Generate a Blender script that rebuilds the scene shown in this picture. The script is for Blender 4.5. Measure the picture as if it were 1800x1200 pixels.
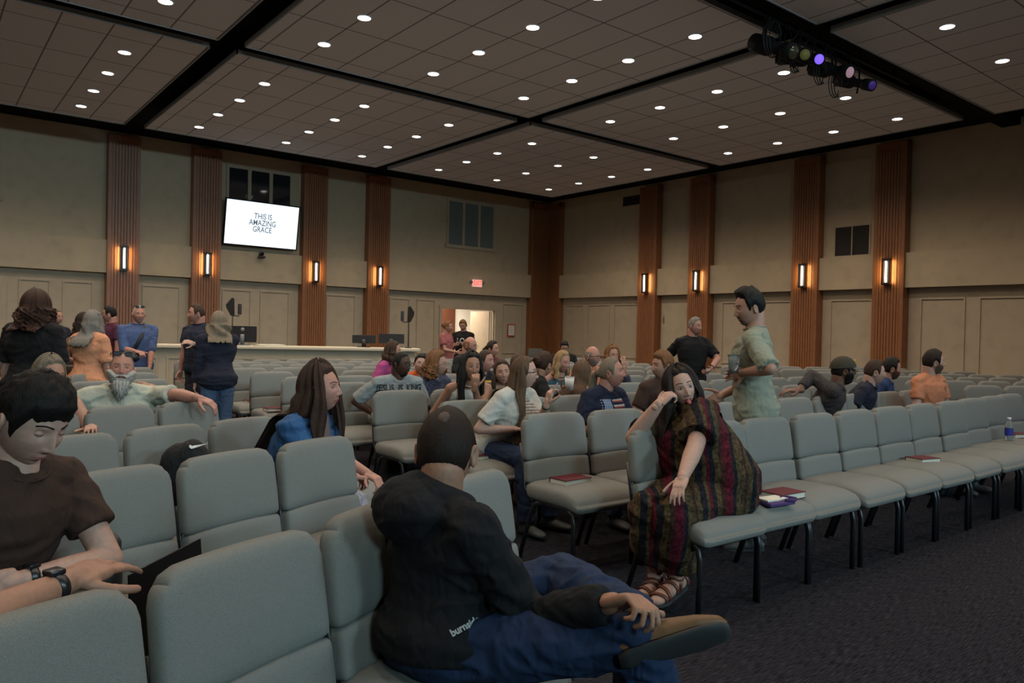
import bpy, bmesh, math, random
from math import sin, cos, pi, radians, sqrt, atan2, exp
from mathutils import Vector, Matrix, Euler, noise
from mathutils.bvhtree import BVHTree
random.seed(7)
V = Vector
C = bpy.context.scene.collection
SC = bpy.context.scene
for o in list(bpy.data.objects): bpy.data.objects.remove(o)

# ------------------------------------------------------------------ camera
FPX = 1338.56
YAW, PITCH, ROLL = 0.6696, -0.0122, 0.0227
CAM = V((-16.964, -19.604, 1.40))
_cy, _sy = cos(YAW), sin(YAW)
FWD = V((_sy*cos(PITCH), _cy*cos(PITCH), sin(PITCH)))
_r = V((_cy, -_sy, 0)); _u = _r.cross(FWD)
RGT = _r*cos(ROLL)+_u*sin(ROLL); UPV = -_r*sin(ROLL)+_u*cos(ROLL)
cam = bpy.data.cameras.new('camera'); camo = bpy.data.objects.new('camera', cam); C.objects.link(camo)
cam.sensor_width = 36; cam.lens = 36*FPX/1800; cam.clip_start = 0.05; cam.clip_end = 200
camo.matrix_world = Matrix(((RGT.x, UPV.x, -FWD.x, CAM.x), (RGT.y, UPV.y, -FWD.y, CAM.y), (RGT.z, UPV.z, -FWD.z, CAM.z), (0, 0, 0, 1)))
cam.dof.use_dof = False
SC.camera = camo
def ray(px, py): return FWD+RGT*((px-900)/FPX)-UPV*((py-600)/FPX)
def atz(px, py, z):
    d = ray(px, py); return CAM+d*((z-CAM.z)/d.z)
def atd(px, py, dep): return CAM+ray(px, py)*dep
def aty(px, py, y):
    d = ray(px, py); return CAM+d*((y-CAM.y)/d.y)
def atx(px, py, x):
    d = ray(px, py); return CAM+d*((x-CAM.x)/d.x)
def project(P):
    d = V(P)-CAM; z = d.dot(FWD)
    if z < .05: return (-9999, -9999, z)
    return (900+FPX*d.dot(RGT)/z, 600-FPX*d.dot(UPV)/z, z)

# ------------------------------------------------------------------ world, light, exposure
w = bpy.data.worlds.new('world'); SC.world = w; w.use_nodes = True
w.node_tree.nodes['Background'].inputs[0].default_value = (.10, .13, .2, 1)
w.node_tree.nodes['Background'].inputs[1].default_value = 0.05
SC.view_settings.view_transform = 'Standard'; SC.view_settings.look = 'None'
SC.view_settings.gamma = 1; SC.view_settings.use_curve_mapping = False
SC.view_settings.exposure = 0.0
SC.cycles.max_bounces = 5; SC.cycles.diffuse_bounces = 3; SC.cycles.glossy_bounces = 2; SC.cycles.transmission_bounces = 4
DOWNLIGHT_W = 48.0          # watts of every recessed ceiling lamp
STAGE_W = 80.0
DISC_E = 7.0
for sx, sz, col in ((-18.5, 5.0, (.55, .88, .95)), (-12.5, 5.2, (.6, .9, 1)), (-6.5, 5.0, (.6, .82, 1))):
    l = bpy.data.lights.new('stage_wash', 'AREA'); l.shape = 'RECTANGLE'; l.size = 1.6; l.size_y = .8
    l.energy = STAGE_W; l.color = col; l.spread = radians(75)
    lo = bpy.data.objects.new('stage_wash_lamp', l); C.objects.link(lo); lo.location = (sx, -28.5, sz)
    lo.rotation_euler = (V((-14, -14, 1.5))-V(lo.location)).to_track_quat('-Z', 'Y').to_euler()

# ------------------------------------------------------------------ materials
MATS = {}
def newmat(name, col, rough=.6, metal=0., spec=.5):
    m = bpy.data.materials.new(name); m.use_nodes = True
    b = m.node_tree.nodes['Principled BSDF']
    b.inputs['Base Color'].default_value = (*col, 1); b.inputs['Roughness'].default_value = rough
    b.inputs['Metallic'].default_value = metal; b.inputs['Specular IOR Level'].default_value = spec
    return m
def nodes(m): return m.node_tree.nodes, m.node_tree.links, m.node_tree.nodes['Principled BSDF']
def tex(m, kind, coord='Object', scale=(1, 1, 1)):
    n, l, b = nodes(m)
    tc = n.new('ShaderNodeTexCoord'); mp = n.new('ShaderNodeMapping'); mp.inputs['Scale'].default_value = scale
    l.new(tc.outputs[coord], mp.inputs[0]); t = n.new(kind); l.new(mp.outputs[0], t.inputs[0]); return t, mp
def ramp(m, src, stops, const=False):
    n, l, b = nodes(m); r = n.new('ShaderNodeValToRGB'); l.new(src, r.inputs[0])
    if const: r.color_ramp.interpolation = 'CONSTANT'
    e = r.color_ramp.elements
    while len(e) < len(stops): e.new(.5)
    for i, (p, c) in enumerate(stops): e[i].position = p; e[i].color = (*c, 1)
    return r
def mul(c, k): return tuple(min(1, x*k) for x in c)
def cloth(name, col, var=.18, sc=60, bump=.1, rough=.85, fold=.0):
    if name in MATS: return MATS[name]
    m = newmat(name, col, rough, spec=.25); n, l, b = nodes(m)
    t, mp = tex(m, 'ShaderNodeTexNoise', scale=(sc, sc, sc)); t.inputs['Detail'].default_value = 3
    r = ramp(m, t.outputs['Fac'], [(.3, mul(col, 1-var)), (.7, mul(col, 1+var))]); l.new(r.outputs[0], b.inputs['Base Color'])
    bp = n.new('ShaderNodeBump'); bp.inputs['Strength'].default_value = bump; bp.inputs['Distance'].default_value = .004
    l.new(t.outputs['Fac'], bp.inputs['Height']); l.new(bp.outputs[0], b.inputs['Normal'])
    if fold:
        t2, _ = tex(m, 'ShaderNodeTexNoise', scale=(5, 5, 3)); t2.inputs['Detail'].default_value = 1; t2.inputs['Distortion'].default_value = .6
        bp2 = n.new('ShaderNodeBump'); bp2.inputs['Strength'].default_value = fold; bp2.inputs['Distance'].default_value = .03
        l.new(t2.outputs['Fac'], bp2.inputs['Height']); l.new(bp2.outputs[0], bp.inputs['Normal'])
    MATS[name] = m; return m
def skin(name, col):
    if name in MATS: return MATS[name]
    m = newmat(name, col, .55, spec=.35); n, l, b = nodes(m)
    t, mp = tex(m, 'ShaderNodeTexNoise', scale=(14, 14, 14)); t.inputs['Detail'].default_value = 4
    r = ramp(m, t.outputs['Fac'], [(.3, mul(col, .86)), (.7, (min(1, col[0]*1.12), col[1]*1.02, col[2]))])
    l.new(r.outputs[0], b.inputs['Base Color'])
    b.inputs['Subsurface Weight'].default_value = .12; b.inputs['Subsurface Radius'].default_value = (.012, .005, .003); b.inputs['Subsurface Scale'].default_value = .6
    MATS[name] = m; return m
def hairm(name, col):
    if name in MATS: return MATS[name]
    m = newmat(name, col, .62, spec=.22); n, l, b = nodes(m)
    t, mp = tex(m, 'ShaderNodeTexNoise', scale=(90, 90, 6)); t.inputs['Detail'].default_value = 4
    r = ramp(m, t.outputs['Fac'], [(.32, mul(col, .55)), (.7, mul(col, 1.5))]); l.new(r.outputs[0], b.inputs['Base Color'])
    bp = n.new('ShaderNodeBump'); bp.inputs['Strength'].default_value = .5; bp.inputs['Distance'].default_value = .006
    l.new(t.outputs['Fac'], bp.inputs['Height']); l.new(bp.outputs[0], b.inputs['Normal'])
    MATS[name] = m; return m
def plain(name, col, rough=.5, metal=0., spec=.5):
    if name not in MATS: MATS[name] = newmat(name, col, rough, metal, spec)
    return MATS[name]
def emit(name, col, s):
    if name in MATS: return MATS[name]
    m = newmat(name, col, .6); b = nodes(m)[2]; b.inputs['Emission Color'].default_value = (*col, 1); b.inputs['Emission Strength'].default_value = s
    MATS[name] = m; return m
# wood: fine vertical grain
wood = newmat('stained_wood', (.3, .11, .045), .42)
n, l, b = nodes(wood); t, mp = tex(wood, 'ShaderNodeTexNoise', scale=(22, 22, 1.4)); t.inputs['Detail'].default_value = 6; t.inputs['Distortion'].default_value = .6
l.new(ramp(wood, t.outputs['Fac'], [(.25, (.17, .062, .023)), (.5, (.27, .105, .042)), (.8, (.36, .15, .062))]).outputs[0], b.inputs['Base Color'])
woodd = newmat('groove_wood', (.06, .024, .011), .6)
# painted wall fabric
def wallmat(name, col, sc=1.0):
    m = newmat(name, col, .85, spec=.2); n, l, b = nodes(m)
    t, mp = tex(m, 'ShaderNodeTexNoise', scale=(90, 90, 260)); t.inputs['Detail'].default_value = 2
    t2, _ = tex(m, 'ShaderNodeTexNoise', scale=(.7, .7, .7)); t2.inputs['Detail'].default_value = 4
    mx = n.new('ShaderNodeMath'); mx.operation = 'ADD'; l.new(t.outputs['Fac'], mx.inputs[0]); l.new(t2.outputs['Fac'], mx.inputs[1])
    l.new(ramp(m, mx.outputs[0], [(.75, mul(col, .93)), (1.0, mul(col, 1.07))]).outputs[0], b.inputs['Base Color'])
    bp = n.new('ShaderNodeBump'); bp.inputs['Strength'].default_value = .25; bp.inputs['Distance'].default_value = .004
    l.new(t.outputs['Fac'], bp.inputs['Height']); l.new(bp.outputs[0], b.inputs['Normal'])
    return m
wallm = wallmat('wall_cloth_beige', (.47, .375, .262)); panelm = wallmat('wainscot_paint', (.44, .355, .258))
# carpet
carpet = newmat('carpet', (.06, .06, .07), .95, spec=.1)
n, l, b = nodes(carpet); t, mp = tex(carpet, 'ShaderNodeTexNoise', scale=(3.0, 55, 1)); t.inputs['Detail'].default_value = 5; mp.inputs['Rotation'].default_value = (0, 0, .1)
t2, _ = tex(carpet, 'ShaderNodeTexNoise', scale=(160, 160, 1)); t2.inputs['Detail'].default_value = 2
mx = n.new('ShaderNodeMath'); mx.operation = 'MULTIPLY_ADD'; l.new(t2.outputs['Fac'], mx.inputs[0]); mx.inputs[1].default_value = .3; l.new(t.outputs['Fac'], mx.inputs[2])
l.new(ramp(carpet, mx.outputs[0], [(.53, (.006, .0058, .0078)), (.65, (.018, .017, .022)), (.78, (.048, .045, .054))]).outputs[0], b.inputs['Base Color'])
bp = n.new('ShaderNodeBump'); bp.inputs['Strength'].default_value = .6; bp.inputs['Distance'].default_value = .01
l.new(t2.outputs['Fac'], bp.inputs['Height']); l.new(bp.outputs[0], b.inputs['Normal'])
# acoustic tile: 0.61 x 1.22 grid, light centred in a tile
def tilemat(x0, y0):
    m = newmat('acoustic_tile', (.42, .39, .37), .9, spec=.15); n, l, b = nodes(m)
    g = n.new('ShaderNodeNewGeometry'); sp = n.new('ShaderNodeSeparateXYZ'); l.new(g.outputs['Position'], sp.inputs[0])
    def line(ax, off, per, wd):
        a = n.new('ShaderNodeMath'); a.operation = 'SUBTRACT'; l.new(sp.outputs[ax], a.inputs[0]); a.inputs[1].default_value = off
        d = n.new('ShaderNodeMath'); d.operation = 'DIVIDE'; l.new(a.outputs[0], d.inputs[0]); d.inputs[1].default_value = per
        f = n.new('ShaderNodeMath'); f.operation = 'FRACT'; l.new(d.outputs[0], f.inputs[0])
        c = n.new('ShaderNodeMath'); c.operation = 'SUBTRACT'; l.new(f.outputs[0], c.inputs[0]); c.inputs[1].default_value = .5
        ab = n.new('ShaderNodeMath'); ab.operation = 'ABSOLUTE'; l.new(c.outputs[0], ab.inputs[0])
        gt = n.new('ShaderNodeMath'); gt.operation = 'LESS_THAN'; l.new(ab.outputs[0], gt.inputs[0]); gt.inputs[1].default_value = wd/per
        return gt
    a = line(0, x0, .61633, .011); c = line(1, y0, 1.2287, .011)
    mx = n.new('ShaderNodeMath'); mx.operation = 'MAXIMUM'; l.new(a.outputs[0], mx.inputs[0]); l.new(c.outputs[0], mx.inputs[1])
    t, _ = tex(m, 'ShaderNodeTexNoise', scale=(60, 60, 60)); r0 = ramp(m, t.outputs['Fac'], [(.3, (.66, .635, .65)), (.7, (.74, .715, .73))])
    mix = n.new('ShaderNodeMix'); mix.data_type = 'RGBA'; l.new(mx.outputs[0], mix.inputs['Factor']); l.new(r0.outputs[0], mix.inputs['A']); mix.inputs['B'].default_value = (.22, .205, .20, 1)
    l.new(mix.outputs['Result'], b.inputs['Base Color'])
    return m
black = plain('black_paint', (.006, .006, .007), .8, spec=.1)
blackmetal = plain('black_metal', (.012, .012, .014), .38)
blackplastic = plain('black_plastic', (.014, .014, .016), .5)
burgundy = cloth('burgundy_leatherette', (.10, .012, .018), .15, 150, .3, .5)
paper = plain('page_paper', (.62, .58, .48), .8)

# ------------------------------------------------------------------ mesh helpers
class MB:
    def __init__(s): s.v = []; s.f = []; s.m = []; s.cur = 0
    def add(s, vs, fs):
        k = len(s.v); s.v += [V(p) for p in vs]; s.f += [tuple(i+k for i in f) for f in fs]; s.m += [s.cur]*len(fs); return s
    def box(s, x0, x1, y0, y1, z0, z1, M=None):
        vs = [V((x, y, z)) for x in (x0, x1) for y in (y0, y1) for z in (z0, z1)]
        if M: vs = [M@p for p in vs]
        return s.add(vs, [(0, 1, 3, 2), (4, 6, 7, 5), (0, 4, 5, 1), (2, 3, 7, 6), (0, 2, 6, 4), (1, 5, 7, 3)])
    def rbox(s, c, h, r, n=6, warp=None, M=None):
        # rounded box of half sizes h
        c = V(c); vs = []; fs = []
        N = n
        def face(ax, sg):
            base = len(vs); o = [i for i in range(3) if i != ax]
            for i in range(N+1):
                for j in range(N+1):
                    def mp(k, hh):
                        # denser near edges
                        t = -1+2*k/N; return hh*sin(t*pi/2)
                    q = [0, 0, 0]; q[ax] = sg*h[ax]; q[o[0]] = mp(i, h[o[0]]); q[o[1]] = mp(j, h[o[1]])
                    rr = [min(r, x) for x in h]
                    inn = V([max(-(h[k]-rr[k]), min(h[k]-rr[k], q[k])) for k in range(3)])
                    d = V(q)-inn; e = V([d[k]/max(rr[k], 1e-6) for k in range(3)])
                    if e.length > 1e-9: e.normalize()
                    p = inn+V([e[k]*rr[k] for k in range(3)])
                    if warp: p = warp(p)
                    p = p+c
                    if M: p = M@p
                    vs.append(p)
            for i in range(N):
                for j in range(N):
                    a = base+i*(N+1)+j; f = (a, a+1, a+N+2, a+N+1)
                    flip = (sg > 0) ^ (ax == 1)
                    fs.append(f if not flip else f[::-1])
        for ax in range(3):
            for sg in (-1, 1): face(ax, sg)
        return s.add(vs, fs)
    def loft(s, pts, rads, side=None, n=12, cap=True):
        vs = []; fs = []; pts = [V(p) for p in pts]; K = len(pts)
        for i, p in enumerate(pts):
            t = (pts[min(i+1, K-1)]-pts[max(i-1, 0)])
            t = t.normalized() if t.length > 1e-9 else (pts[i]-pts[i-2]).normalized() if i > 1 else V((0, 0, 1))
            if side is None:
                ref = V((0, 0, 1)) if abs(t.z) < .9 else V((0, 1, 0))
                a = t.cross(ref).normalized() if i == 0 else (prev-t*prev.dot(t)).normalized()
                prev = a
            else:
                a = V(side)-t*V(side).dot(t); a.normalize()
            bb = t.cross(a); r = rads[i]; rx, ry = (r, r) if not hasattr(r, '__len__') else r
            for k in range(n):
                th = 2*pi*k/n; vs.append(p+a*(rx*cos(th))+bb*(ry*sin(th)))
        for i in range(K-1):
            for k in range(n):
                fs.append((i*n+k, i*n+(k+1) % n, (i+1)*n+(k+1) % n, (i+1)*n+k))
        if cap: fs.append(tuple(range(n-1, -1, -1))); fs.append(tuple((K-1)*n+k for k in range(n)))
        return s.add(vs, fs)
    def cap(s, a, b, ra, rb, n=12):   # capsule with tapering radius
        a = V(a); b = V(b); d = b-a; L = max(d.length, 1e-5); d = d/L
        P = []; R = []
        for k in range(4):
            th = pi/2*(1-k/4); P.append(a-d*(ra*sin(th))); R.append(max(ra*cos(th), ra*.02))
        for k in range(3): P.append(a.lerp(b, k/2)); R.append(ra+(rb-ra)*k/2)
        for k in range(1, 5):
            th = pi/2*k/4; P.append(b+d*(rb*sin(th))); R.append(max(rb*cos(th), rb*.02))
        return s.loft(P, R, None, n)
    def ell(s, c, r, M=None, n=14, m=10):
        vs = []; fs = []; c = V(c)
        for j in range(m+1):
            th = pi*j/m
            for i in range(n):
                ph = 2*pi*i/n; q = V((r[0]*sin(th)*cos(ph), r[1]*sin(th)*sin(ph), r[2]*cos(th)))
                if M: q = M@q
                vs.append(c+q)
        for j in range(m):
            for i in range(n): fs.append((j*n+i, (j+1)*n+i, (j+1)*n+(i+1) % n, j*n+(i+1) % n))
        return s.add(vs, fs)
    def prism(s, poly, y0, y1, M=None):   # polygon in xz extruded along y
        n = len(poly); vs = [V((x, y0, z)) for x, z in poly]+[V((x, y1, z)) for x, z in poly]
        if M: vs = [M@p for p in vs]
        fs = [tuple(range(n)), tuple(range(2*n-1, n-1, -1))]+[(i, i+n, (i+1) % n+n, (i+1) % n) for i in range(n)]
        return s.add(vs, fs)
    def remesh(s, vox, it=4, clean=True):
        me = bpy.data.meshes.new('tmp'); me.from_pydata([tuple(p) for p in s.v], [], s.f)
        bm = bmesh.new(); bm.from_mesh(me); bmesh.ops.remove_doubles(bm, verts=bm.verts, dist=1e-5); bmesh.ops.recalc_face_normals(bm, faces=bm.faces); bm.to_mesh(me); bm.free()
        o = bpy.data.objects.new('tmp', me); C.objects.link(o)
        r = o.modifiers.new('r', 'REMESH'); r.mode = 'VOXEL'; r.voxel_size = vox
        if it: sm = o.modifiers.new('s', 'SMOOTH'); sm.factor = .5; sm.iterations = it
        dg = bpy.context.evaluated_depsgraph_get(); ev = o.evaluated_get(dg); em = ev.to_mesh()
        out = MB(); out.v = [v.co.copy() for v in em.vertices]; out.f = [tuple(p.vertices) for p in em.polygons]; out.m = [0]*len(out.f)
        ev.to_mesh_clear(); bpy.data.objects.remove(o); bpy.data.meshes.remove(me)
        return out
    def join(s, o, mat=0):
        k = len(s.v); s.v += o.v; s.f += [tuple(i+k for i in f) for f in o.f]; s.m += [mat+x for x in o.m]; return s
    def wrinkle(s, amp, sc=9, seed=0):
        me = bpy.data.meshes.new('t'); me.from_pydata([tuple(p) for p in s.v], [], s.f); nn = [v.normal.copy() for v in me.vertices]
        for i, p in enumerate(s.v):
            q = V((p.x*sc+seed, p.y*sc, p.z*sc*1.9)); a = noise.noise(q+V((noise.noise(q*.6), 0, noise.noise(q*.5+V((3, 1, 2)))))*1.4)
            s.v[i] = p+nn[i]*(amp*(1-2.6*abs(a)))
        bpy.data.meshes.remove(me); return s
    def build(s, name, mats, parent=None, smooth=True, M=None):
        me = bpy.data.meshes.new(name); me.from_pydata([tuple(M@p) if M else tuple(p) for p in s.v], [], s.f)
        if not isinstance(mats, (list, tuple)): mats = [mats]
        for m in mats: me.materials.append(m)
        if len(mats) > 1: me.polygons.foreach_set('material_index', s.m)
        me.polygons.foreach_set('use_smooth', [smooth]*len(s.f)); me.update()
        o = bpy.data.objects.new(name, me); C.objects.link(o)
        if parent: o.parent = parent
        return o
def tag(o, label=None, cat=None, group=None, kind=None):
    if label: o['label'] = label
    if cat: o['category'] = cat
    if group: o['group'] = group
    if kind: o['kind'] = kind
    return o
def thing(name, label, cat, loc=(0, 0, 0), rz=0, group=None):
    o = bpy.data.objects.new(name, None); C.objects.link(o); o.location = loc; o.rotation_euler = (0, 0, rz); o.empty_display_size = .1
    return tag(o, label, cat, group)
def struct(o): o['kind'] = 'structure'; return o
def dup(root):
    r = root.copy(); C.objects.link(r)
    for ch in root.children:
        c = ch.copy(); C.objects.link(c); c.parent = r
        for g in ch.children:
            d = g.copy(); C.objects.link(d); d.parent = c
    return r
def textmesh(txt, size, align='CENTER', bold=0.0, sx=1.0, spacing=1.0):
    cu = bpy.data.curves.new('t', 'FONT'); cu.body = txt; cu.size = size; cu.align_x = align; cu.align_y = 'CENTER'; cu.offset = bold; cu.space_line = spacing; cu.resolution_u = 3
    o = bpy.data.objects.new('t', cu); C.objects.link(o)
    dg = bpy.context.evaluated_depsgraph_get(); ev = o.evaluated_get(dg); em = ev.to_mesh()
    b = MB(); b.v = [V((v.co.x*sx, v.co.y, 0)) for v in em.vertices]; b.f = [tuple(p.vertices) for p in em.polygons]; b.m = [0]*len(b.f)
    ev.to_mesh_clear(); bpy.data.objects.remove(o); return b
ORD = ['first', 'second', 'third', 'fourth', 'fifth', 'sixth', 'seventh', 'eighth', 'ninth', 'tenth', 'eleventh', 'twelfth', 'thirteenth', 'fourteenth', 'fifteenth', 'sixteenth', 'seventeenth', 'eighteenth', 'nineteenth', 'twentieth', '21st', '22nd']

# ------------------------------------------------------------------ room shell
XL, YF, ZD = -21.5, -31.0, 5.83
struct(MB().box(XL, .6, YF, .6, -.12, 0).build('floor', carpet, smooth=False))
deck = struct(MB().box(XL, .6, YF, .6, ZD, ZD+.12).build('ceiling', black, smooth=False))
# wall A (behind the booth) with a doorway opening, wall B to the right
DX0, DX1, DZ = -4.22, -2.19, 2.08
a = MB(); a.box(XL, DX0, 0, .15, 0, ZD).box(DX1, .15, 0, .15, 0, ZD).box(DX0, DX1, 0, .15, DZ, ZD); struct(a.build('wall_back', panelm, smooth=False))
struct(MB().box(0, .15, YF, 0, 0, ZD).build('wall_right', panelm, smooth=False))
struct(MB().box(XL-.15, XL, YF, 0, 0, ZD).build('wall_left', panelm, smooth=False))
struct(MB().box(XL, .15, YF-.15, YF, 0, ZD).build('wall_front', panelm, smooth=False))
# pilasters: (centre coordinate along the wall)
PA = [-19.2, -17.3, -13.12, -11.27, -8.46, -6.54]; PB = [-4.72, -6.55, -9.67, -11.65, -16.2, -18.3]
BZ0, BZ1 = 2.55, 3.30; BD = .20
def wallframe(side, u0, u1, y0, y1, z0, z1, mb):
    # box in wall coordinates: u along wall, depth d from wall into the room
    if side == 'A': mb.box(u0, u1, -y1, -y0, z0, z1)
    else: mb.box(-y1, -y0, u0, u1, z0, z1)
def pilaster(side, u, w=.66, d=.28, top=5.70, extra=''):
    nm = 'pilaster'
    t = thing(nm, '', 'pilaster'); c = MB(); u0, u1 = u-w/2, u+w/2
    wallframe(side, u0, u1, 0.002, d-.035, 0, top, c); c.build('backing_panel', woodd, t, smooth=False)
    e = MB(); sw = .075
    wallframe(side, u0-.005, u0+sw, 0.002, d, 0, top+.004, e); wallframe(side, u1-sw, u1+.005, 0.002, d, 0, top+.004, e); wallframe(side, u0+sw, u1-sw, 0.004, d, top-.14, top+.004, e)
    wallframe(side, u0+sw, u1-sw, 0.004, d, 0, .14, e); e.build('edge_board', wood, t, smooth=False)
    s = MB(); n = 8; a0, a1 = u0+sw, u1-sw; p = (a1-a0)/n
    for i in range(n): wallframe(side, a0+i*p+p*.10, a0+(i+1)*p-p*.10, d-.036, d-.004, .14, top-.14, s)
    s.build('slats', wood, t, smooth=False)
    return t
def sconce(side, u, label):
    t = thing('wall_sconce', label, 'wall light', group='bar sconces on the wooden pilasters')
    z0, z1, d = 2.61, 3.18, .28
    h = MB()
    wallframe(side, u-.075, u+.075, d-.002, d+.03, z0+.03, z1-.03, h)
    for z in (z0, z1-.03): wallframe(side, u-.085, u+.085, d, d+.125, z, z+.03, h)
    h.build('housing', blackmetal, t, smooth=False)
    fr = MB(); wallframe(side, u-.038, u+.038, d+.03, d+.06, z0+.03, z1-.03, fr)
    for s in (-1, 1): wallframe(side, u+s*.082-.006, u+s*.082+.006, d+.04, d+.125, z0+.02, z1-.02, fr)
    fr.build('side_bar', blackmetal, t, smooth=False)
    P = (u, -d-.10) if side == 'A' else (-d-.10, u)
    tb = MB().cap((P[0], P[1], z0+.07), (P[0], P[1], z1-.07), .019, .019, 14); tb.build('glass_tube', emit('sconce_glow', (1, .9, .72), 9), t)
    for s in (-1, 1):
        L = bpy.data.lights.new('sconce_light', 'AREA'); L.shape = 'RECTANGLE'; L.size = .03; L.size_y = .5; L.energy = 1.5; L.color = (1, .68, .28)
        o = bpy.data.objects.new('sconce_light', L); C.objects.link(o); o.parent = t
        if side == 'A':
            o.location = (u+s*.10, -d-.05, (z0+z1)/2); dirv = V((s*.75, .66, 0))
        else:
            o.location = (-d-.05, u+s*.10, (z0+z1)/2); dirv = V((.66, s*.75, 0))
        z = -dirv.normalized(); yv = V((0, 0, 1)); xv = yv.cross(z)
        o.rotation_euler = Matrix((xv, yv, z)).transposed().to_euler()
    return t
namA = {-13.12: 'leftmost on the back wall', -11.27: 'just left of the television', -8.46: 'just right of the television', -6.54: 'above the two black monitors', -17.3: 'on the back wall left of the frame edge', -19.2: 'at the far left of the back wall'}
namB = {-4.72: 'left of the plain side door', -6.55: 'behind the man in the black shirt on the right wall', -9.67: 'left of the square vent', -11.65: 'right of the square vent', -16.2: 'nearer one on the right wall', -18.3: 'nearest one on the right wall'}
for u in PA[2:]:
    t = pilaster('A', u); tag(t, 'slatted wooden pilaster, '+namA[u], 'pilaster', 'slatted wooden pilasters')
    sconce('A', u, 'glowing sconce on the pilaster '+namA[u])
for u in PB[:4]:
    t = pilaster('B', u); tag(t, 'slatted wooden pilaster, '+namB[u], 'pilaster', 'slatted wooden pilasters')
    sconce('B', u, 'glowing sconce on the pilaster '+namB[u])
# corner pilaster: two slatted leaves meeting in the corner
t = thing('corner_pilaster', 'wide slatted wooden pilaster folded into the far corner of the room', 'pilaster')
for side, nm in (('A', 'left_leaf'), ('B', 'right_leaf')):
    bk = MB(); u0, u1 = -.86, -.012
    wallframe(side, u0, u1, .002, .14, 0, 5.7, bk); lf = bk.build(nm, woodd, t, smooth=False)
    s = MB(); wallframe(side, u0-.004, u0+.07, .001, .18, 0, 5.704, s); wallframe(side, u0, u1-.16, .001, .18, 5.56, 5.704, s)
    n = 10; p = (.86-.07-.16)/n
    for i in range(n): wallframe(side, u0+.07+i*p+.01, u0+.07+(i+1)*p-.008, .14, .172, 0, 5.56, s)
    s.build('slats', wood, lf, smooth=False)
# projecting band between pilasters, upper wall cloth, wainscot mouldings, baseboards
k = 1
for side, L, end in (('A', PA, XL), ('B', PB, YF)):
    ed = sorted([u for u in L if u in (PA[2:] if side == 'A' else PB[:4])]); segs = []; lo = end+.1
    for u in ed: segs.append((lo, u-.335)); lo = u+.335
    segs.append((lo, -.865))
    for s0, s1 in segs:
        m = MB(); wallframe(side, s0, s1, .001, BD, BZ0, BZ1, m); wallframe(side, s0, s1, .001, .035, BZ1, ZD-.02, m)
        struct(m.build('trim_%d' % k, wallm, smooth=False)); k += 1
struct(MB().box(XL, -.87, -.03, 0, 0, .11).build('baseboard_back', panelm, smooth=False))
struct(MB().box(-.03, 0, YF, -.87, 0, .11).build('baseboard_right', panelm, smooth=False))
AP = [(-16.4, -15.7), (-15.12, -14.52), (-14.29, -13.68), (-12.65, -11.80), (-10.8, -10.06), (-9.83, -9.04), (-7.99, -7.11), (-6.03, -5.36), (-5.11, -4.46), (-1.85, -1.04)]
BP = [(-1.85, -.95), (-3.02, -2.05), (-4.24, -3.2), (-9.19, -7.16), (-11.19, -10.2), (-13.12, -12.23), (-14.54, -13.37), (-15.9, -14.8)]
m = MB()
def frame(side, u0, u1, z0, z1, mb, wd=.035, d=.028):
    wallframe(side, u0, u1, .001, d, z1-wd, z1, mb); wallframe(side, u0, u1, .001, d, z0, z0+wd, mb)
    wallframe(side, u0, u0+wd, .001, d, z0+wd, z1-wd, mb); wallframe(side, u1-wd, u1, .001, d, z0+wd, z1-wd, mb)
for side, L in (('A', AP), ('B', BP)):
    m = MB()
    for u0, u1 in L: frame(side, u0, u1, .70, 2.33, m); frame(side, u0, u1, .16, .56, m)
    wallframe(side, (XL if side == 'A' else YF), (-4.45 if side == 'A' else -6.9), .001, .03, .60, .66, m)
    if side == 'B': wallframe(side, -5.0, -.87, .001, .03, .60, .66, m)
    struct(m.build('trim_%d' % k, panelm, smooth=False)); k += 1
# doorway, corridor behind it
m = MB(); m.box(DX0-.09, DX0, -.04, .02, 0, DZ+.09).box(DX1, DX1+.09, -.04, .02, 0, DZ+.09).box(DX0, DX1, -.04, .02, DZ, DZ+.09); m.box(DX0, DX0+.03, .02, .15, 0, DZ).box(DX1-.03, DX1, .02, .15, 0, DZ)
struct(m.build('trim_%d' % k, panelm, smooth=False)); k += 1
white = plain('corridor_white', (.72, .68, .6), .8)
m = MB(); m.box(-6.4, 1.4, .15, 3.45, -.12, 0); struct(m.build('floor_corridor', plain('corridor_floor', (.25, .2, .15), .5), smooth=False))
m = MB(); m.box(-6.4, 1.4, 3.45, 3.6, 0, 2.75).box(-6.5, -6.4, .15, 3.6, 0, 2.75).box(1.4, 1.5, .15, 3.6, 0, 2.75).box(-6.4, 1.4, .15, 3.6, 2.75, 2.9); struct(m.build('wall_corridor', white, smooth=False))
l = bpy.data.lights.new('corridor_light', 'AREA'); l.size = 2.2; l.energy = 260; l.color = (1, .90, .76); lo = bpy.data.objects.new('corridor_lamp', l); C.objects.link(lo); lo.location = (-3.0, 1.9, 2.7)
dk = plain('dark_brown_wood', (.09, .03, .014), .45)
c = MB().box(-2.5, -1.45, 3.34, 3.44, .01, 2.3).build('dark_cupboard', dk, smooth=False); tag(c, 'dark brown wooden door in the bright corridor behind the doorway', 'door')
d = thing('open_door', 'open beige door leaf swung into the corridor at the right side of the doorway', 'door', (DX1-.05, .17, 0), radians(97))
MB().box(0, .9, 0, .045, .01, DZ-.02).build('door_leaf', panelm, d, smooth=False); MB().cap((.83, -.05, 1.0), (.72, -.05, 1.0), .012, .012, 8).build('door_handle', plain('steel', (.5, .5, .5), .3, 1), d)
c = MB().box(-.45, -.3, 3.40, 3.44, 1.15, 1.35).build('wall_switch', blackplastic, smooth=False); tag(c, 'small black control plate on the white corridor wall', 'switch')
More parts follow.
